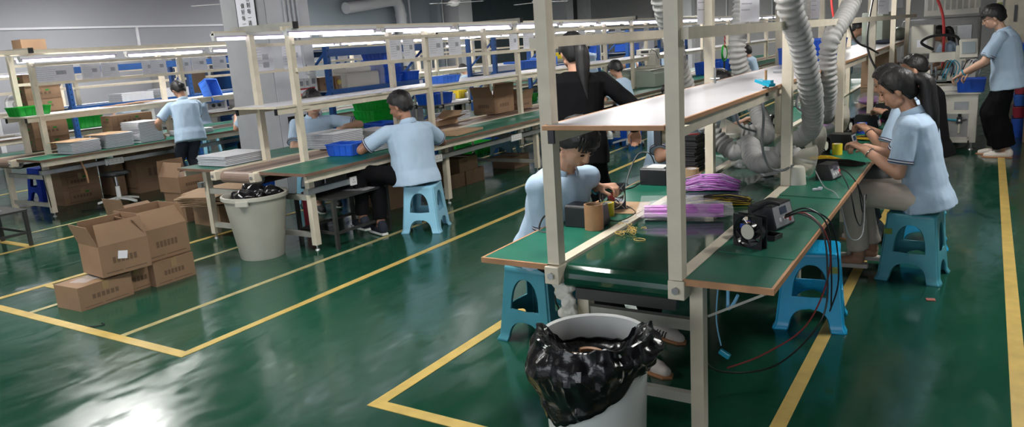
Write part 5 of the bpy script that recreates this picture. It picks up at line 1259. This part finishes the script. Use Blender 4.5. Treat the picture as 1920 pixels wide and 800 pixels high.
    for j in range(nv + 1):
        for k in range(nu):
            a = 2 * PI * k / nu; c = math.cos(a)
            ze = zs2 + (zf - zs2) * min(1, max(0, c) * 1.45) ** 1.5 if c > 0 else zs2 + (zb - zs2) * min(1, (-c) * 2.2)
            ze += .006 * noise.noise(V((k * 1.3, 3, 1)))
            g2 = grow + .006 * noise.noise(V((k * .5, j * .5, 2))); top = .032 + .091 + g2
            u = j / nv; z = top - (top - ze) * (1 - math.cos(u * PI / 2)) if u < 1 else ze
            if z > .032: f_ = math.sqrt(max(0, 1 - ((z - .032) / (.091 + g2)) ** 2))
            else: f_ = 1 - .30 * ((.032 - z) / .13) ** 2
            g3 = g2 * (1 if j < nv else -.3)
            vs.append(hp(-.014 + (.098 + g3) * f_ * c, (.079 + g3) * f_ * math.sin(a), z))
    DBG.append((label, t, hc + L0, shL + L0, shR + L0, e1 + L0, wl + L0, e2 + L0, wr + L0, kL + L0, aL + L0, aR + L0))
    fs = []
    for j in range(nv):
        for k in range(nu): fs.append((j * nu + k, j * nu + (k + 1) % nu, (j + 1) * nu + (k + 1) % nu, (j + 1) * nu + k))
    b.add(vs, fs)
    if hair == 'pony':
        b.ell(hp(-.115, 0, .015), (.035 * s,) * 3, HM); pts = [hp(-.11, 0, .02), hp(-.16, 0, -.02)] + [hc - hd * (.175 + .02 * k) * s - U * (.06 + .085 * k) * s + hL * .01 * math.sin(k) for k in range(4)]
        b.tube(spline(pts, 4), [.030, .036, .042, .046, .048, .050, .051, .052, .052, .052, .050, .048, .045, .040, .036, .032, .026, .020, .014, .009, .004], 12)
        pass
    if hair == 'bun': b.ell(hp(-.12, 0, -.01), (.040 * s, .045 * s, .042 * s), HM)
    if hair in ('mop', 'fringe', 'bob'):
        for k in range(11):
            u = -1 + 2 * k / 10; b.capsule(hp(.070 - .03 * u * u, u * .062, .085), hp(.093 - .038 * u * u, u * .072, .038 + .03 * noise.noise(V((k * 1.7, s, 0)))), .015 * s, .005 * s, 6)
    if hair == 'pony' or hair == 'bun':
        for q in (-1, 1): b.capsule(hp(.05, q * .06, .07), hp(.015, q * .086, -.005), .014 * s, .008 * s, 6)
    ho = b.build('hair', 'hair', t, smooth=True)
    if hair == 'fade': pass
    if bangle:
        E_, W_ = (e1, wl) if bangle[0] == 'l' else (e2, wr); ax = (W_ - E_).normalized(); u = ax.cross(V((.3, .2, 1))).normalized(); w_ = ax.cross(u); c_ = E_.lerp(W_, bangle[1])
        MB().tube([c_ + (u * math.cos(a) + w_ * math.sin(a)) * .033 * s for a in [2 * PI * j / 24 for j in range(24)]], bangle[3], 6, closed=True).build('bracelet', bangle[2], t, smooth=True)
    t['hc'] = 0; del t['hc']
    return t
PIh = PI / 2
# 1 near-left woman
person('woman in a light blue polo shirt working on the guarded fan, near left', (-2.14, 3.66, 0), (-2.10, 3.66, .545), R(-25), R(24), (-1.83, 3.82, .87), (-1.90, 3.60, .87), (-1.54, 3.90, .085), (-1.46, 3.46, .085),
       hyaw=R(-22), hpitch=42, s=1.06, torso=.98, fem=True, hair='fringe', skin='skin', pants='black_cloth', el_r=V((-.5, -.7, -1.2)), el_l=V((-.4, .9, -.9)), headfwd=.06, bangle=('l', .9, 'teal_clip', .006), shoes='shoe_white', marks=True)
# 2 woman in black, standing
person('woman in a black suit with a long ponytail standing with her back turned', (-2.51, 5.02, 0), (-2.53, 4.98, .93), R(112), R(6), (-2.78, 5.02, .82), (-2.22, 5.32, 1.00), (-2.62, 4.9, .085), (-2.42, 5.0, .085),
       hyaw=R(140), hpitch=12, s=1.07, fem=True, hair='pony', shirt='black_cloth', pants='black_cloth', shoes='black_matte', longsleeve=True, jacket=True, hem=.12, kn=(0, 1, 0), wide=1.15, el_l=V((-1, -.3, -.3)), el_r=V((1, -.3, -.2)))
# 3, 4 workers at the far side of the front bench
person('worker seated behind the stack of black parts, head hidden by the shelf', (-2.22, 5.85, 0), (-2.22, 5.85, .54), R(-18), R(10), (-1.86, 6.0, .87), (-1.90, 5.62, .85), (-1.75, 6.0, .085), (-1.75, 5.75, .085), hpitch=35, s=1.04, fem=True, hair='bun', el_r=V((-.3, -1, -1)))
person('worker seated behind the second flexible duct, head hidden by the shelf', (-2.22, 7.0, 0), (-2.22, 6.98, .54), R(-20), R(10), (-1.84, 7.15, .86), (-1.86, 6.85, .86), (-1.75, 7.1, .085), (-1.75, 6.85, .085), hpitch=35, s=1.05, hair='short')
# 5 woman right
person('woman with a long black ponytail and beige trousers seated on the teal stool', (-.30, 5.5, 0), (-.27, 5.50, .55), R(180), R(12), (-.64, 5.36, .865), (-.66, 5.58, .85), (-.66, 5.46, .12), (-.60, 5.66, .12),
       hpitch=24, s=1.06, torso=1.055, fem=True, hair='pony', pants='khaki', sandal=True, kn=(-1, 0, .7), el_l=V((.55, -.3, -1)), bangle=('l', .86, 'chrome', .0035), wide=1.12, headfwd=.05)
# 6 second woman
person('second woman on the right, mostly hidden behind the woman with the ponytail', (-.42, 6.35, 0), (-.36, 6.38, .55), R(180), R(15), (-.74, 6.30, .87), (-.76, 6.48, .86), (-.68, 6.3, .085), (-.68, 6.5, .085), hpitch=24, s=1.04, torso=1.06, fem=True, hair='bun', pants='grey_cloth', kn=(-1, 0, .5), bangle=('l', .86, 'ink_black', .003), headfwd=.07)
# 7 man in the black jacket
person('man with short cropped hair wearing a black jacket over his shirt', (-.40, 7.55, 0), (-.37, 7.62, .54), R(180), R(9), (-.74, 7.42, .87), (-.76, 7.68, .86), (-.72, 7.5, .085), (-.72, 7.7, .085), hpitch=10, s=1.07, torso=1.03, hair='fade', skin='skin', shirt='black_cloth', longsleeve=True, jacket=True, pants='black_cloth', kn=(-1, 0, .5), shoes='black_matte', hyaw=R(188), headfwd=.06)
# 8 standing man
person('tall man in a light blue shirt and wide black trousers standing at the cream machine', (.22, 10.58, 0), (.23, 10.58, .95), R(174), R(9), (-.24, 10.42, .99), (-.16, 10.92, .98), (.26, 10.50, .085), (.20, 10.72, .085), hpitch=24, hyaw=R(182), s=1.08, torso=.97, hair='mop', skin='skin_pale', pants='black_cloth', kn=(-1, 0, 0), wide=1.9, glasses=True, hem=.14, bangle=('l', .88, 'teal_clip', .007), el_l=V((.3, -.6, -1)), curl=.6, headfwd=.07, girth=.03)
# 9 man at the middle bench
person('man with short black hair on the pale blue stool, seen from behind', (-4.50, 5.57, 0), (-4.53, 5.50, .53), R(158), R(7), (-5.02, 5.46, .875), (-4.82, 6.0, .79), (-4.92, 5.14, .16), (-4.78, 5.22, .105),
       hpitch=20, hyaw=R(190), s=1.10, torso=.93, hair='short', skin='skin_dark', pants='black_cloth', kn=(-1, -.6, .3), shoes='navy_cloth', el_l=V((.1, -.9, -.35)), el_r=V((.6, .9, -.7)), shoulder_fwd=.03, girth=.022)
# 10 worker facing us
person('young worker facing us across the middle bench, eyes hidden by the shelf', (-6.56, 6.25, 0), (-6.58, 6.20, .53), R(-32), R(18), (-6.02, 6.16, .91), (-6.22, 5.92, .79), (-6.35, 6.2, .085), (-6.3, 5.9, .085),
       hpitch=6, hyaw=R(-36), s=1.12, torso=.95, hair='mop', skin='skin_pale', pants='grey_cloth', shoes='black_matte', el_l=V((.5, .9, -.15)), el_r=V((-.2, -.9, -.9)))
# 11 standing woman, left line
person('woman with her hair in a bun standing with her back turned at the left line', (-8.98, 6.32, 0), (-9.02, 6.32, .80), R(155), R(14), (-9.40, 6.15, .82), (-9.42, 6.65, .84), (-9.0, 6.22, .08), (-9.0, 6.40, .08),
       hpitch=38, hyaw=R(172), s=.98, torso=.92, fem=True, hair='bun', skin='skin', pants='navy_cloth', kn=(-1, 0, 0), shoes='navy_cloth', hem=.10, el_l=V((0, -1, -.6)), girth=.015)
# 12 boy further along the middle line
person('boy with glasses on a swivel stool further along the middle line', (-4.66, 10.88, 0), (-4.66, 10.88, .57), R(172), R(14), (-5.06, 10.8, .86), (-5.06, 11.05, .86), (-4.95, 10.78, .22), (-4.9, 10.95, .22), hpitch=30, s=1.0, hair='mop', skin='skin', fine=False, vox=.010, pants='black_cloth', glasses=True, shoes='bin_white')
def far(label, x, y, zp, yaw, hair='short', fem=False, group=None, lean=14, hx=.42):
    F = V((math.cos(yaw), math.sin(yaw), 0)); p = V((x, y, 0)); L_ = V((-F.y, F.x, 0))
    st = zp > .7
    f0 = p + F * (.40 if not st else .0)
    person(label, (x, y, 0), (x, y, zp), yaw, R(lean), p + F * hx + L_ * .12 + V((0, 0, .88)), p + F * hx - L_ * .12 + V((0, 0, .88)), f0 + L_ * .1 + V((0, 0, .08)), f0 - L_ * .1 + V((0, 0, .08)), hpitch=28, s=.98, fem=fem, hair=hair, fine=False, vox=.014, group=group, shoes='black_matte')
    if not st:
        t = T('plastic_stool', 'blue stool under the ' + ' '.join(label.split()[:12]), 'stool', (x, y, 0))
        MB().loft([[(a * r_, b_ * r_, z) for a, b_ in ((-1, -1), (1, -1), (1, 1), (-1, 1))] for r_, z in ((.14, .42), (.145, .43), (.14, .45))]).build('seat', 'stool_pale', t)
        for a in (-1, 1):
            for b_ in (-1, 1): MB().beam((a * .17, b_ * .17, 0), (a * .125, b_ * .125, .42), .045, .045).build('leg', 'stool_pale', t)
far('woman in light blue seated far along the middle line by the green reel', -4.5, 17.9, .54, R(180), 'bob', True)
far('man in light blue seated with his back to us far along the middle line', -5.1, 19.2, .52, R(100))
far('worker in light blue at the far end of the white shelf, right of the ducts', -1.98, 13.6, .93, R(0), 'short')
far('woman leaning behind the cream machine with black hair hanging forward', -.33, 13.6, .84, R(200), 'pony', True, lean=30)
far('worker between the far racks, left of the group of three', -9.2, 22.3, .52, R(180), 'short', True)
far('worker between the far racks, middle of the group of three', -8.5, 21.7, .52, R(180), 'short')
far('worker between the far racks, right of the group of three', -9.1, 24.3, .52, R(180), 'mop')
far('woman with a bun seated at a white table beyond the racks', -10.9, 15.7, .52, R(190), 'bun', True)
far('worker seen through the sleeves beyond the nearest blue rack', -13.0, 16.0, .52, R(180), 'short')
far('worker with dark hair half hidden behind the shelf of the left line', -12.85, 7.95, .52, R(180), 'bun', True)
far('worker half hidden behind the blue crate of the left line', -12.8, 9.3, .52, R(180), 'short', True)
far('worker hidden up to the arm by the lettered pillar', -8.9, 7.45, .54, R(180), 'short')
far('woman standing further along, just right of the ponytail of the woman in black', -6.62, 13.7, .92, R(150), 'bob', True)
# ------------------------------------------------------------------ machines and far things
def blocks(name, label, cat, loc, parts, rz=0.0, group=None):
    """parts: (part name, material, bevel, [boxes x0 x1 y0 y1 z0 z1])"""
    t = T(name, label, cat, loc, group, rz)
    for (pn, m, bv, bl) in parts:
        b = MB()
        for q in bl: b.box(*q)
        b.build(pn, m, t, bevel=bv)
    return t
# long pale green machine on the middle bench
t = T('conveyor_machine', 'long pale green machine housing standing on the middle bench beyond the boy', 'machine', (-5.70, 13.2, .733))
MB().prism([(-.42, 0), (.60, 0), (.60, .24), (.50, .30), (-.36, .30), (-.42, .25)], 0, 1.7, 'Y').build('housing', 'machine_green', t, bevel=.01)
MB().prism([(-.22, 0), (.22, 0), (.18, .25), (-.2, .25)], -.9, -.02, 'Y').build('inlet_hood', 'machine_green', t, bevel=.01)
MB().box(-.40, .54, .0, 1.68, .301, .307).build('top_cover', 'machine_cream', t)
MB().box(.601, .604, .75, .95, .05, .23).build('paper_tag', 'paper', t)
def small_head(label, loc, rz=0.0, m='machine_cream'):
    t = T('press_machine', label, 'machine', loc, None, rz)
    MB().box(-.20, .20, -.14, .14, 0, .05).box(.02, .20, -.12, .12, .05, .26).box(-.20, .20, -.10, .10, .26, .36).build('frame', m, t, bevel=.01)
    MB().cyl((-.12, 0, .10), (-.12, 0, .27), .03, n=12).build('spindle', m, t, smooth=True)
    MB().tube([(.1, -.12, .30), (.16, -.22, .36), (.24, -.2, .30), (.26, -.14, .18)], .006, 6).build('cable_loop', 'wire_black', t, smooth=True)
    MB().box(-.1, .05, -.102, -.10, .29, .33).build('panel', 'ink_black', t)
    return t
small_head('cream machine head with a black cable loop on top of the pale green machine', (-5.5, 13.9, 1.042))
small_head('small cream press on the white table beyond the racks', (-11.6, 15.4, .735))
small_head('cream machine on the far-side board behind the blue crates', (-1.9, 9.6, .735), .4)
small_head('second cream machine further behind the blue crates of the white shelf', (-1.9, 10.9, .735), .2)
# cream machine station at the right
t = T('machine_cabinet', 'cream machine cabinet with a recessed air regulator, beside the standing man', 'machine', (-.25, 11.4, 0))
MB().box(-.20, .20, -.38, .38, .09, .70).build('cabinet', 'machine_cream', t, bevel=.008)
MB().box(-.22, .22, -.40, .40, .70, .72).build('worktop', 'machine_cream', t)
MB().box(-.16, .11, -.385, -.379, .16, .46).build('recess', 'oven_grey', t)
MB().box(-.17, .12, -.387, -.38, .455, .47).box(-.17, .12, -.387, -.38, .15, .165).box(-.175, -.16, -.387, -.38, .15, .47).box(.105, .12, -.387, -.38, .15, .47).build('recess_rim', 'machine_cream', t)
MB().box(-.06, .10, -.384, -.379, .51, .61).build('vent_grille', 'steel', t)
MB().box(-.26, -.17, -.387, -.384, .42, .66).build('paper_tag', 'paper', t)
r = MB().box(-.02, .04, -.43, -.38, .34, .42).cyl((.01, -.405, .42), (.01, -.405, .46), .02, n=12).build('air_regulator', 'black_plastic', t, bevel=.003)
MB().cyl((.01, -.405, .34), (.01, -.405, .22), .018, .014, 12).build('filter_bowl', 'ivory', r, smooth=True)
MB().cyl((.01, -.43, .38), (.01, -.436, .38), .014, n=14).build('gauge', 'white_plastic', r)
MB().cyl((-.13, -.40, .39), (-.02, -.405, .38), .010, n=8).build('air_fitting', 'teal_clip', t, smooth=True); MB().cyl((.04, -.405, .38), (.09, -.40, .39), .010, n=8).build('air_fitting', 'black_plastic', t, smooth=True)
for x in (-.15, .15):
    for y in (-.33, .33):
        MB().cyl((x, y, .02), (x, y, .09), .012, n=10).cyl((x, y, 0), (x, y, .02), .035, .02, 14).build('levelling_foot', 'steel', t, smooth=True)
cable('power_cable', [(-.13, 11.01, .12), (-.16, 10.95, .05), (-.35, 10.85, .03), (-.6, 10.8, .02)], .010, 'wire_black', 'black power cable running from the cream cabinet to the left')
t = T('winding_machine', 'cream machine mechanism with tubes, arms and a screen on top of the cabinet', 'machine', (-.30, 11.45, .722))
MB().box(-.36, .10, -.2, .3, 0, .06).box(-.40, -.22, -.38, -.24, 0, .10).build('base_plate', 'machine_cream', t, bevel=.006)
MB().box(-.04, .08, .0, .22, .06, .56).build('column', 'machine_cream', t, bevel=.008)
MB().box(-.34, -.04, .02, .20, .36, .48).box(.06, .20, -.1, .08, .06, .34).build('arm_housing', 'machine_cream', t, bevel=.008)
s = MB().cbox((.10, -.10, .52), (.20, .05, .24), rx=R(-18), rz=R(12)).build('control_panel', 'machine_cream', t, bevel=.006)
MB().cbox((.104, -.128, .535), (.15, .006, .15), rx=R(-18), rz=R(12)).build('screen', 'screen', s)
for k in range(3): MB().cbox((.05 + k * .045, -.128 - .002, .425), (.016, .012, .016), rx=R(-18), rz=R(12)).build('push_button', ('green_crate', 'red', 'black_plastic')[k], s)
MB().tube(spline([(-.30, .1, .52), (-.44, .05, .62), (-.30, .0, .70), (-.05, .0, .68), (.0, .05, .55)], 6), .018, 8).build('drag_chain', 'black_plastic', t, smooth=True)
random.seed(11)
for k in range(16):
    x = random.uniform(-.34, .12); y = random.uniform(-.16, .1); h = random.uniform(.12, .32)
    if k % 2: MB().cyl((x, y, .06), (x, y, .06 + h), random.uniform(.008, .02), n=10).build('guide_rod', 'chrome' if k % 4 == 1 else 'steel', t, smooth=True)
    else: MB().cbox((x, y, .06 + h * .6), (random.uniform(.04, .09), random.uniform(.04, .08), random.uniform(.03, .09))).build('slide_block', ('steel', 'machine_cream', 'black_plastic', 'ivory')[k // 2 % 4], t, bevel=.003)
for k in range(6):
    x = random.uniform(-.3, .1); MB().tube(spline([(x, -.1, .15), (x + .08, -.16, .38), (x + .16, -.1, .30), (x + .12, -.05, .12)], 6), .006, 6).build('air_tube', ('white_plastic', 'wire_black', 'teal_clip')[k % 3], t, smooth=True)
blocks('press_machine', 'cream tapered machine head with a round label, left of the screen', 'machine', (-.78, 12.4, .735), [('housing', 'machine_cream', .02, [(-.14, .14, -.2, .2, .42, .82)]), ('stem', 'machine_cream', .01, [(-.05, .05, -.08, .08, 0, .42)]), ('label_plate', 'paper', 0, [(-.06, .06, -.204, -.20, .52, .62)])])
t = blocks('curing_oven', 'big grey oven with gauges and a vented cream top behind the standing man', 'oven', (-.62, 15.0, 0), [('body', 'oven_grey', .05, [(-.62, .52, -.5, .9, .98, 1.62)]), ('vented_top', 'machine_cream', .01, [(-.30, .48, -.45, .8, 1.66, 2.05)]), ('base_frame', 'steel', 0, [(-.6, -.55, -.45, -.4, 0, .98), (.45, .5, -.45, -.4, 0, .98), (-.6, -.55, .8, .85, 0, .98), (.45, .5, .8, .85, 0, .98), (-.6, .5, -.48, -.44, .80, .86)]), ('door_panel', 'steel', .02, [(-.5, .4, -.515, -.5, 1.08, 1.5)])])
for x in (-.18, .12):
    q = MB().box(x - .07, x + .07, -.535, -.515, 1.22, 1.48).build('gauge_plate', 'oven_grey', t); MB().cyl((x, -.545, 1.40), (x, -.535, 1.40), .045, n=18).build('dial', 'white_plastic', q); MB().cyl((x, -.55, 1.29), (x, -.535, 1.29), .025, n=14).build('knob', 'black_plastic', q)
for k in range(5): MB().cyl((-.5, -.5 + .0 * k, .30 + .13 * k), (.45, -.5, .30 + .13 * k), .035, n=12).build('roller', 'steel' if k % 2 else 'dark_metal', t, smooth=True)
for k in range(9): MB().box(-.25 + k * .085, -.19 + k * .085, -.455, -.45, 1.75, 1.95).build('vent_slot', 'cream_dark', t)
blocks('tall_cabinet', 'tall pale metal cabinet behind the standing man at the right edge', 'cabinet', (.62, 14.6, 0), [('body', 'cream', .01, [(-.42, .55, -.3, .5, 0, 2.4)]), ('door', 'cream', .008, [(-.36, .2, -.315, -.3, .1, 2.3)]), ('handle', 'black_plastic', 0, [(-.30, -.26, -.34, -.315, 1.5, 1.75)]), ('seam', 'cream_dark', 0, [(.21, .22, -.305, -.30, .1, 2.3)])])
blocks('switch_post', 'cream steel post with a dark switch, right of the oven', 'post', (.12, 13.6, 0), [('post', 'cream', .004, [(-.04, .04, -.04, .04, 0, 2.4)]), ('switch', 'olive_tape', .003, [(-.03, .03, -.06, -.04, 1.62, 1.80)])])
o = MB().box(-.06, .5, -.012, .012, 0, 1.45).build('wooden_board', 'carton', None, (.52, 11.75, 0)); tag(o, 'tall brown board standing at the far right edge of the view', 'board')
t = blocks('pale_housing', 'plain pale panel housing standing on the bench behind the far posts', 'machine', (-1.32, 11.9, 1.353), [('panel', 'machine_green', .01, [(-.16, .1, -.3, .7, 0, .42)])])
o = MB().ell((0, 0, .09), (.12, .2, .10)).build('cloth_bundle', 'machine_green', None, (-1.15, 13.1, 1.353), smooth=True); tag(o, 'pale green cloth bundle on the far shelf between the posts', 'cloth')
o = MB().ell((0, 0, .03), (.14, .10, .03)).build('dark_cloth', 'navy_cloth', None, (-1.18, 11.3, 1.353), smooth=True); tag(o, 'dark cloth crumpled on the far part of the white shelf', 'cloth')
# reel
t = T('wire_reel', 'green and white reel on the middle bench beside the far seated woman', 'reel', (-5.0, 17.2, .735))
MB().lathe((0, 0, 0), [(.001, 0), (.12, 0), (.12, .015), (.02, .02), (.02, .30), (.001, .30)], 20).build('stand', 'dark_metal', t, smooth=True)
MB().tube([(.0, .17 * math.cos(a), .42 + .17 * math.sin(a)) for a in [2 * PI * k / 24 for k in range(24)]], .022, 8, closed=True).build('flange', 'green_crate', t, smooth=True)
MB().cyl((-.02, 0, .42), (.02, 0, .42), .12, n=20).build('wire_coil', 'white_plastic', t, smooth=True)
o = MB().tube([(0, .03 * (-1) ** k, .05 * k) for k in range(10)], .012, 6).build('barrier_tape', 'red', None, (-4.9, 16.9, 1.28)); tag(o, 'red and white tape zigzag hanging above the reel', 'tape')
for k, (x, y) in enumerate([(-5.2, 16.6), (-5.25, 17.8)]): crate('blue crate on the middle bench ' + ['before', 'beyond'][k] + ' the green reel', (x, y, .735), .4, .5, .26, 'blue_crate', 0)
# rear bench machines
t = T('desk_fan', 'round white fan on the furthest left bench at the left edge', 'fan', (-13.5, 6.35, .735))
MB().lathe((0, 0, 0), [(.001, 0), (.10, 0), (.09, .02), (.02, .03), (.02, .40), (.001, .40)], 20).build('base', 'white_plastic', t, smooth=True)
f = MB().tube([(.05, .17 * math.cos(a), .50 + .17 * math.sin(a)) for a in [2 * PI * k / 24 for k in range(24)]], .02, 8, closed=True).cyl((-.05, 0, .50), (.03, 0, .50), .14, .16, 20).build('cage', 'white_plastic', t, smooth=True)
MB().cyl((.03, 0, .50), (.055, 0, .50), .06, n=18).build('hub', 'oven_grey', t, smooth=True)
for k, y in enumerate((8.9, 9.8, 10.9, 12.1)):
    t = blocks('test_machine', ['white box machine with black knobs on the furthest left bench, nearest', 'white box machine with black knobs, second on the furthest left bench', 'white box machine third along the furthest left bench', 'white box machine furthest along the left bench'][k], 'machine', (-13.35, y, .735),
               [('housing', 'white_plastic', .008, [(-.22, .22, -.36, .36, 0, .24)]), ('control_panel', 'grey_plastic', 0, [(.221, .224, -.1, .3, .05, .19)])])
    for j in range(2): MB().cyl((.224, .02 + .14 * j, .12), (.25, .02 + .14 * j, .12), .035, n=14).build('knob', 'black_plastic', t, smooth=True)
blocks('dark_cabinet', 'dark glass-fronted cabinet against the grey wall at the left', 'cabinet', (-15.1, 10.6, 0), [('body', 'oven_grey', .01, [(-.35, .35, -.5, .5, 0, 1.95)]), ('glass_door', 'fridge', 0, [(.351, .36, -.42, .42, .9, 1.85)])])
blocks('dark_cabinet', 'second dark-fronted cabinet against the grey wall, nearer the pillar', 'cabinet', (-15.1, 12.2, 0), [('body', 'rack_blue', .01, [(-.35, .35, -.5, .5, 0, 1.9)]), ('glass_door', 'fridge', 0, [(.351, .36, -.42, .42, .5, 1.8)])])
o = MB().cbox((0, 0, -.3), (.01, .4, .6)).build('hanging_cloth', 'carton_light', None, (-12.8, 9.3, 1.66)); tag(o, 'beige cloth sheet hanging behind the left line', 'cloth')
for k in range(8):
    o = MB().box(-.2, .2, -.28, .28, 0, .016).build('foam_tray', 'foam', None, (-12.12, 7.5 + .01 * (k % 2), 1.16 + .0175 * k)); tag(o, 'white tray in the pile on the blue rack by the far left wall', 'tray', 'trays on the far left rack')
for k in range(9):
    o = MB().box(-.2, .2, -.28, .28, 0, .016).build('foam_tray', 'foam', None, (-12.12, 8.2 + .01 * (k % 3), 1.16 + .0175 * k)); tag(o, 'white tray in the second pile on the blue rack by the far left wall', 'tray', 'second pile of trays on the far left rack')
# blue stools and crates under the left line
t = T('plastic_stool', 'royal blue plastic stool under the left bench beside the pillar', 'stool', (-9.15, 7.55, 0))
stool_mesh().build('leg_frame', 'apron_blue', t, smooth=True, solid=.005); MB().box(-.145, .145, -.145, .145, .43, .45).build('seat', 'apron_blue', t, bevel=.01)
t = T('plastic_stool', 'royal blue plastic stool behind the legs of the left bench', 'stool', (-11.0, 5.35, 0))
stool_mesh().build('leg_frame', 'apron_blue', t, smooth=True, solid=.005); MB().box(-.145, .145, -.145, .145, .43, .45).build('seat', 'apron_blue', t, bevel=.01)
crate('dark blue crate on the floor behind the corner of the middle bench', (-7.3, 5.75, 0), .4, .5, .3, 'blue_crate', 0)
# pipe trolley beyond the middle bench
t = T('pipe_trolley', 'trolley of cream pipes with black joints beyond the middle bench', 'trolley', (-7.0, 9.3, 0))
for x in (-.25, .25):
    for y in (-.35, .35):
        MB().cyl((x, y, .06), (x, y, 1.12), .016, n=10).build('upright_pipe', 'ivory', t, smooth=True)
        for z in (.45, .85): MB().cyl((x, y, z - .03), (x, y, z + .03), .024, n=10).build('joint', 'black_plastic', t, smooth=True)
        MB().cyl((x - .015, y, .03), (x + .015, y, .03), .03, n=12).build('castor', 'black_plastic', t, smooth=True)
for z in (.45, .85):
    for x in (-.25, .25): MB().cyl((x, -.42, z), (x, .42, z), .016, n=10).build('side_pipe', 'ivory', t, smooth=True)
    MB().box(-.25, .25, -.35, .35, z + .016, z + .024).build('shelf_plate', 'grey_plastic', t)
crate('blue crate on the cream pipe trolley', (-7.0, 9.1, .875), .36, .44, .16, 'blue_crate', 0)
crate('shallow white tub at the far end of the brown belt', (-5.75, 10.55, .733), .40, .34, .10, 'white_plastic', 0, None, 'plastic_tub')
crate('blue crate standing on the floor by the far swivel stool', (-5.2, 11.9, 0), .5, .6, .35, 'blue_crate', 0)
crate('dark blue tub behind the hands on the middle bench', (-6.25, 7.05, .733), .34, .34, .12, 'blue_crate', 0)
for k in range(7):
    o = MB().cbox((0, 0, .004), (.34, .5, .007), rz=random.uniform(-.2, .2)).build('dark_sheet', 'dark_metal', None, (-6.32, 6.85, .733 + .0085 * k)); tag(o, 'dark flat sheet in the pile behind the facing worker', 'sheet', 'dark sheets behind the facing worker')
t = T('folding_table', 'white table with a green top beyond the blue rack', 'table', (-8.5, 12.2, 0), None)
MB().box(-.45, .4, -1.2, 1.2, .70, .73).build('tabletop', 'laminate_far', t)
for x in (-.40, .35):
    for y in (-1.1, 1.1): MB().box(x - .02, x + .02, y - .02, y + .02, 0, .70).build('leg', 'cream', t)
t = T('folding_table', 'long white work table further beyond the racks', 'table', (-11.8, 15.6, 0), None)
MB().box(-.5, .5, -1.8, 2.6, .70, .73).build('tabletop', 'laminate_far', t)
for x in (-.45, .45):
    for y in (-1.7, 2.5): MB().box(x - .02, x + .02, y - .02, y + .02, 0, .70).build('leg', 'cream', t)
random.seed(5)
for k, (x, y, z, a, b2, h, m, n, l, c) in enumerate([(-8.5, 11.3, .73, .3, .4, .12, 'foam', 'foam_tray', 'white tray pile on the white table beyond the blue rack', 'tray'),
      (-8.5, 12.6, .73, .3, .3, .25, 'machine_green', 'control_box', 'pale green box on the white table beyond the blue rack', 'box'),
      (-11.7, 14.2, .73, .3, .5, .16, 'foam', 'foam_tray', 'white tray pile on the long white table', 'tray'),
      (-11.7, 17.0, .73, .4, .6, .3, 'machine_cream', 'control_box', 'cream box on the long white table', 'box'),
      (-8.4, 12.0, .73, .2, .3, .10, 'white_plastic', 'paper_box', 'small white box on the white table beyond the blue rack', 'box'),
      (-7.5, 17.6, 1.30, .4, .6, .18, 'blue_crate', 'storage_box', 'blue box on the furthest rack', 'box'),
      (-7.5, 18.6, 1.30, .4, .6, .26, 'foam', 'storage_box', 'white bundle on the furthest rack', 'box'),
      (-7.5, 11.7, 1.21, .36, .6, .10, 'foam', 'storage_box', 'white foam bundle on the rack behind the open cartons', 'box'),
      (-7.5, 13.4, 1.21, .36, .5, .16, 'blue_crate2', 'storage_box', 'pale blue box on the rack behind the open cartons', 'box'),
      (-6.1, 11.6, .733, .3, .4, .14, 'foam', 'foam_tray', 'white tray pile on the middle bench behind the white tub', 'tray')]):
    o = MB().box(-a / 2, a / 2, -b2 / 2, b2 / 2, 0, h).build(n, m, None, (x, y, z), bevel=.01); tag(o, l, c)
# ------------------------------------------------------------------ camera, light, world
Mc = ((0.85072167, 0.52152252, -0.06547449), (-0.06114948, 0.22192209, 0.97314507), (-0.5220473, 0.82387187, -0.22068476))
rx, ry, rz_ = V(Mc[0]), V(Mc[1]), V(Mc[2])
cam = bpy.data.cameras.new('camera'); co = bpy.data.objects.new('camera', cam); COL.objects.link(co)
rz_.normalize(); rx = (rx - rz_ * rx.dot(rz_)).normalized(); ry = rx.cross(-rz_) * -1
ry = (-rz_).cross(rx)
mw = Matrix((rx, ry, -rz_)).transposed().to_4x4(); mw.translation = V((0, 0, 1.7)); co.matrix_world = mw
cam.sensor_width = 36; cam.lens = 1415.3 / 1920 * 36; cam.clip_end = 200; cam.clip_start = .05
S.camera = co
w = bpy.data.worlds.new('world'); S.world = w; w.use_nodes = True
bg = w.node_tree.nodes['Background']; bg.inputs['Color'].default_value = (.80, .88, 1.0, 1); bg.inputs['Strength'].default_value = .38
def area(name, loc, rot, sx, sy, e, c=(1, 1, 1)):
    l = bpy.data.lights.new(name, 'AREA'); l.shape = 'RECTANGLE'; l.size = sx; l.size_y = sy; l.energy = e; l.color = c
    o = bpy.data.objects.new(name, l); COL.objects.link(o); o.location = loc; o.rotation_euler = rot; return o
area('daylight', (-3, -4.5, 2.2), (R(80), 0, 0), 9, 2.2, 230, (.90, .95, 1))
S.view_settings.view_transform = 'Standard'
try: S.view_settings.look = 'None'
except Exception: pass
S.view_settings.exposure = 0
S.cycles.max_bounces = 7; S.cycles.transparent_max_bounces = 12
S.cycles.use_denoising = True

bpy.data.scenes.remove(TMP)
